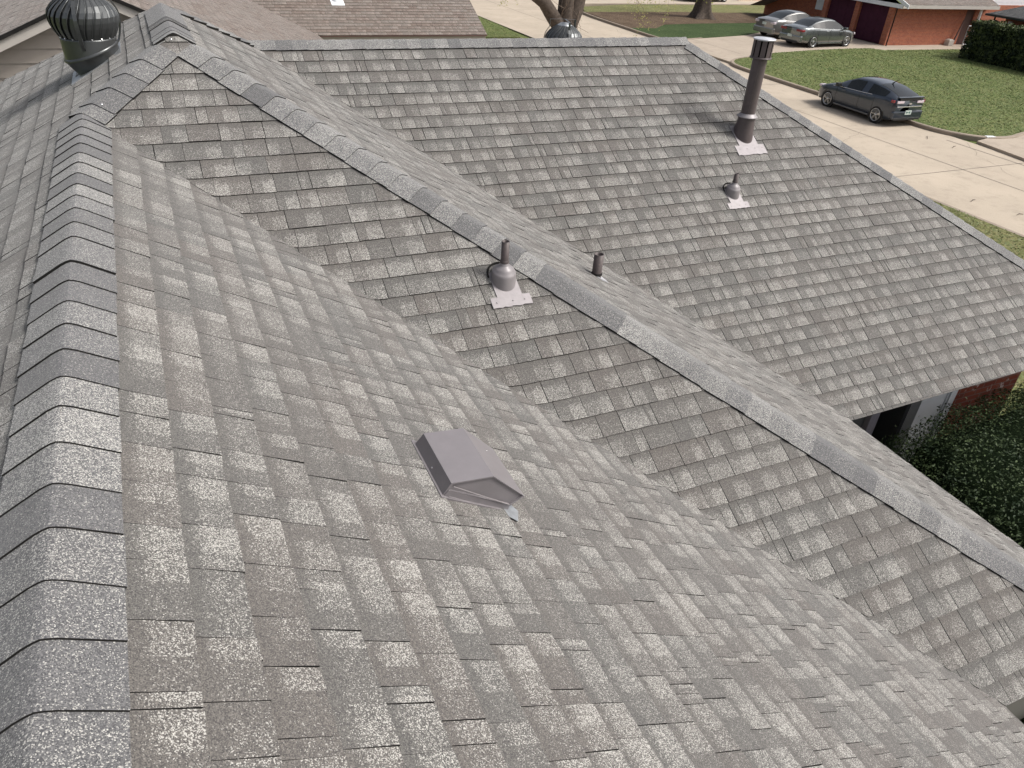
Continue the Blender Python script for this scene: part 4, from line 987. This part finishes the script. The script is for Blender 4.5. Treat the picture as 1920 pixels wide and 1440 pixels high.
    # wheels
    for wx in (-cfg['wb']/2,cfg['wb']/2):
        for sd in (1,-1):
            s_=section(wx); yy=s_[3][0]; R=.325
            m_=MB(); m_.lathe((wx,(yy-.12)*sd,R+.02),[(R*1.14,0),(R*1.14,.118)],30,(0,sd,0)); m_.build('wheel_arch',MAT['plastic'],car)
            m_=MB(); m_.lathe((wx,(yy-.19)*sd,R),[(R*.7,0),(R*.96,0),(R,.03),(R,.17),(R*.95,.202),(R*.74,.205),(R*.70,.17),(0,.165)],30,(0,sd,0),cap0=True,cap1=False); wo=m_.build('wheel',MAT['tyre'],car)
            m_=MB(); m_.lathe((wx,(yy-.19)*sd,R),[(R*.70,.17),(R*.74,.208),(R*.69,.210),(R*.66,.185)],30,(0,sd,0),cap0=False,cap1=False)
            m_.lathe((wx,(yy-.19)*sd,R),[(.055,.16),(.05,.20),(0.02,.205)],12,(0,sd,0))
            for k in range(spoke):
                q=2*pi*k/spoke+pi/2; u_=V((cos(q),0,sin(q))); vv=V((-sin(q),0,cos(q))); c_=V((wx,(yy+.0)*sd,R)); o1=V((0,(.002)*sd,0))
                a0,a1=.04,R*.69
                m_.face([c_+u_*a0+vv*.03+o1,c_+u_*a1+vv*.052+o1,c_+u_*a1-vv*.052+o1,c_+u_*a0-vv*.03+o1]); m_.face([c_+u_*a0-vv*.03+o1,c_+u_*a1-vv*.052+o1,c_+u_*a1+vv*.052+o1,c_+u_*a0+vv*.03+o1])
            ro=m_.build('rim',MAT['rim'],wo)
    return car,section,P
def box_on(car,nm,lo,hi,mat,bev=.006,par=None):
    m_=MB(); m_.box(lo,hi,bev=bev); return m_.build(nm,mat,par or car)
# dark hatchback sedan parked at the kerb
hb=dict(L=4.5,wb=2.69,
 xs=[-2.24,-2.19,-2.10,-1.95,-1.75,-1.5,-1.2,-.9,-.62,-.30,.0,.22,.5,.75,1.0,1.25,1.5,1.75,1.95,2.1,2.2,2.25],
 w=[(-2.24,.70),(-2.1,.80),(-1.7,.87),(-.5,.89),(.8,.89),(1.5,.87),(1.95,.80),(2.2,.62),(2.25,.5)],
 sill=[(-2.24,.36),(-2.0,.24),(-1.6,.20),(1.6,.20),(2.0,.20),(2.25,.26)],
 belt=[(-2.24,.98),(-2.1,1.02),(-1.6,1.04),(-.9,1.00),(0,.96),(1.0,.93),(1.5,.86),(2.0,.74),(2.25,.58)],
 top=[(-2.24,1.06),(-2.1,1.12),(-1.75,1.20),(-1.2,1.345),(-.62,1.425),(-.2,1.44),(.22,1.41),(.7,1.22),(1.05,1.04),(1.5,.94),(2.0,.80),(2.25,.62)],
 wr=[(-2.24,.55),(-2.0,.60),(-1.5,.56),(-.6,.60),(.2,.62),(.8,.66),(1.1,.70),(1.6,.66),(2.1,.52),(2.25,.35)],
 ix=dict(rear=(2,7),wind=(11,14),side=[(5,8),(9,12)],trim=(7,15)),doors=(-.30,.95,-1.05),handles=(-.55,.55),mirror=.85,bm=True)
c1,sec,PP=make_car('dark_hatchback','dark blue grey hatchback parked along the far kerb facing away','x' and MAT['bluegrey'],hb,(25.43,16.0,G),pi/2-.03)
box_on(c1,'spoiler',(-2.27,-.66,1.085),(-2.08,.66,1.12),MAT['bluegrey'],.012)
box_on(c1,'tailgate_glass',(-2.262,-.60,.99),(-2.235,.60,1.075),MAT['glass'],.005)
for s_ in (1,-1):
    box_on(c1,'tail_lamp',(-2.262,.34*s_ if s_>0 else -.70,.885),(-2.20,.70 if s_>0 else -.34,.985),MAT['clear'],.02)
    box_on(c1,'tail_lamp',(-2.16,.755 if s_>0 else -.835,.90),(-1.93,.835 if s_>0 else -.755,1.0),MAT['red'],.02)
box_on(c1,'chrome_strip',(-2.272,-.64,.74),(-2.24,.64,.785),MAT['chrome'],.008)
box_on(c1,'rear_bumper',(-2.30,-.78,.30),(-2.10,.78,.60),MAT['bluegrey'],.05)
box_on(c1,'lower_bumper',(-2.315,-.70,.26),(-2.1,.70,.36),MAT['plastic'],.02)
pl=box_on(c1,'licence_plate',(-2.312,-.16,.47),(-2.30,.16,.63),MAT['plate'],.004)
m_=MB(); m_.box((-2.316,-.11,.51),(-2.3125,-.03,.59)); m_.box((-2.316,.0,.52),(-2.3125,.05,.58)); m_.box((-2.316,.07,.51),(-2.3125,.12,.59)); m_.build('plate_marks',MAT['plateink'],pl)
m_=MB(); m_.box((-2.272,-.075,.855),(-2.262,.075,.885)); m_.box((-2.273,-.03,.842),(-2.263,.03,.898)); m_.build('rear_emblem',MAT['chrome'],c1)
for o_c in [q for q in bpy.data.objects if q.parent==c1 or (q.parent and q.parent.parent==c1)]:
    if o_c.type=='MESH' and o_c.name.split('.')[0] not in ('wheel','rim','wheel_arch'):
        for v_ in o_c.data.vertices:
            if v_.co.x<-1.7: v_.co.x=-1.7+(v_.co.x+1.7)*.66
c1.scale=(.95,.95,.95)
m_=MB(); m_.tube([(-.95,0,1.40),(-1.02,0,1.45),(-1.16,0,1.56)],[.03,.02,.008],6); m_.build('antenna',MAT['plastic'],c1)
for s_ in (1,-1): box_on(c1,'headlight',(1.98,.42 if s_>0 else -.70,.66),(2.17,.70 if s_>0 else -.42,.76),MAT['clear'],.03)
for s_ in (1,-1): box_on(c1,'fog_lamp',(2.12,.50 if s_>0 else -.62,.36),(2.20,.62 if s_>0 else -.50,.46),MAT['clear'],.02)
sd_=dict(L=4.8,wb=2.80,
 xs=[-2.42,-2.36,-2.25,-2.05,-1.8,-1.55,-1.25,-.95,-.62,-.30,.0,.25,.5,.8,1.05,1.3,1.6,1.85,2.05,2.2,2.3,2.36],
 w=[(-2.42,.68),(-2.25,.80),(-1.8,.88),(-.5,.92),(.8,.92),(1.6,.89),(2.05,.80),(2.3,.6),(2.36,.5)],
 sill=[(-2.42,.34),(-2.1,.24),(-1.6,.20),(1.6,.20),(2.1,.20),(2.36,.26)],
 belt=[(-2.42,.94),(-2.25,1.00),(-1.6,1.02),(-.9,.98),(0,.95),(1.0,.92),(1.6,.84),(2.1,.72),(2.36,.56)],
 top=[(-2.42,1.0),(-2.25,1.06),(-1.9,1.09),(-1.72,1.11),(-1.2,1.33),(-.75,1.43),(-.2,1.47),(.25,1.43),(.75,1.22),(1.15,1.02),(1.6,.92),(2.1,.78),(2.36,.60)],
 wr=[(-2.42,.55),(-2.1,.66),(-1.7,.64),(-1.2,.60),(-.6,.60),(.2,.62),(.8,.68),(1.2,.74),(1.7,.68),(2.2,.52),(2.36,.35)],
 ix=dict(rear=(4,8),wind=(11,14),side=[(5,8),(8,10),(10,13)],trim=(5,14)),doors=(-.15,1.05,-1.15),handles=(-.45,.70),mirror=.92,hc=1)
c2,sec,PP=make_car('grey_sedan','medium grey sedan with red tail lamps parked in the driveway nearest the garage',MAT['silver'],sd_,(36.1,29.85,G+.10),radians(5))
for s_ in (1,-1):
    box_on(c2,'tail_lamp',(-2.44,.36 if s_>0 else -.80,.82),(-2.17,.80 if s_>0 else -.36,.94),MAT['red'],.03)
box_on(c2,'rear_bumper',(-2.46,-.80,.28),(-2.25,.80,.62),MAT['silver'],.06)
box_on(c2,'lower_bumper',(-2.475,-.6,.24),(-2.3,.6,.36),MAT['plastic'],.02)
box_on(c2,'licence_plate',(-2.475,-.16,.50),(-2.46,.16,.64),MAT['plate'],.004)
for s_ in (1,-1): box_on(c2,'headlight',(2.08,.42 if s_>0 else -.68,.62),(2.27,.68 if s_>0 else -.42,.73),MAT['clear'],.03)
c3,sec,PP=make_car('pale_silver_sedan','pale silver sedan parked on the far side of the driveway behind the grey one',MAT['pewter'],sd_,(36.5,32.6,G+.10),radians(5),spoke=7)
for s_ in (1,-1):
    box_on(c3,'tail_lamp',(-2.44,.46 if s_>0 else -.78,.80),(-2.22,.78 if s_>0 else -.46,.93),MAT['clear'],.03)
box_on(c3,'rear_bumper',(-2.46,-.80,.28),(-2.25,.80,.60),MAT['pewter'],.06)
box_on(c3,'licence_plate',(-2.447,-.16,.72),(-2.43,.16,.86),MAT['plate'],.004)
# far side: tan brick wall and parked dark cars seen at the very top
mb=MB(); mb.box((47,50.5,G),(58,50.8,G+.9)); tag(mb.build('tan_wall',MAT['tanbrick']),'low tan brick wall at the top beyond the lawn','wall')
c4,sec,PP=make_car('black_car','black car parked beyond the far lawn at the top edge',MAT['blackcar'],sd_,(43.0,50.0,G+.02),radians(8))
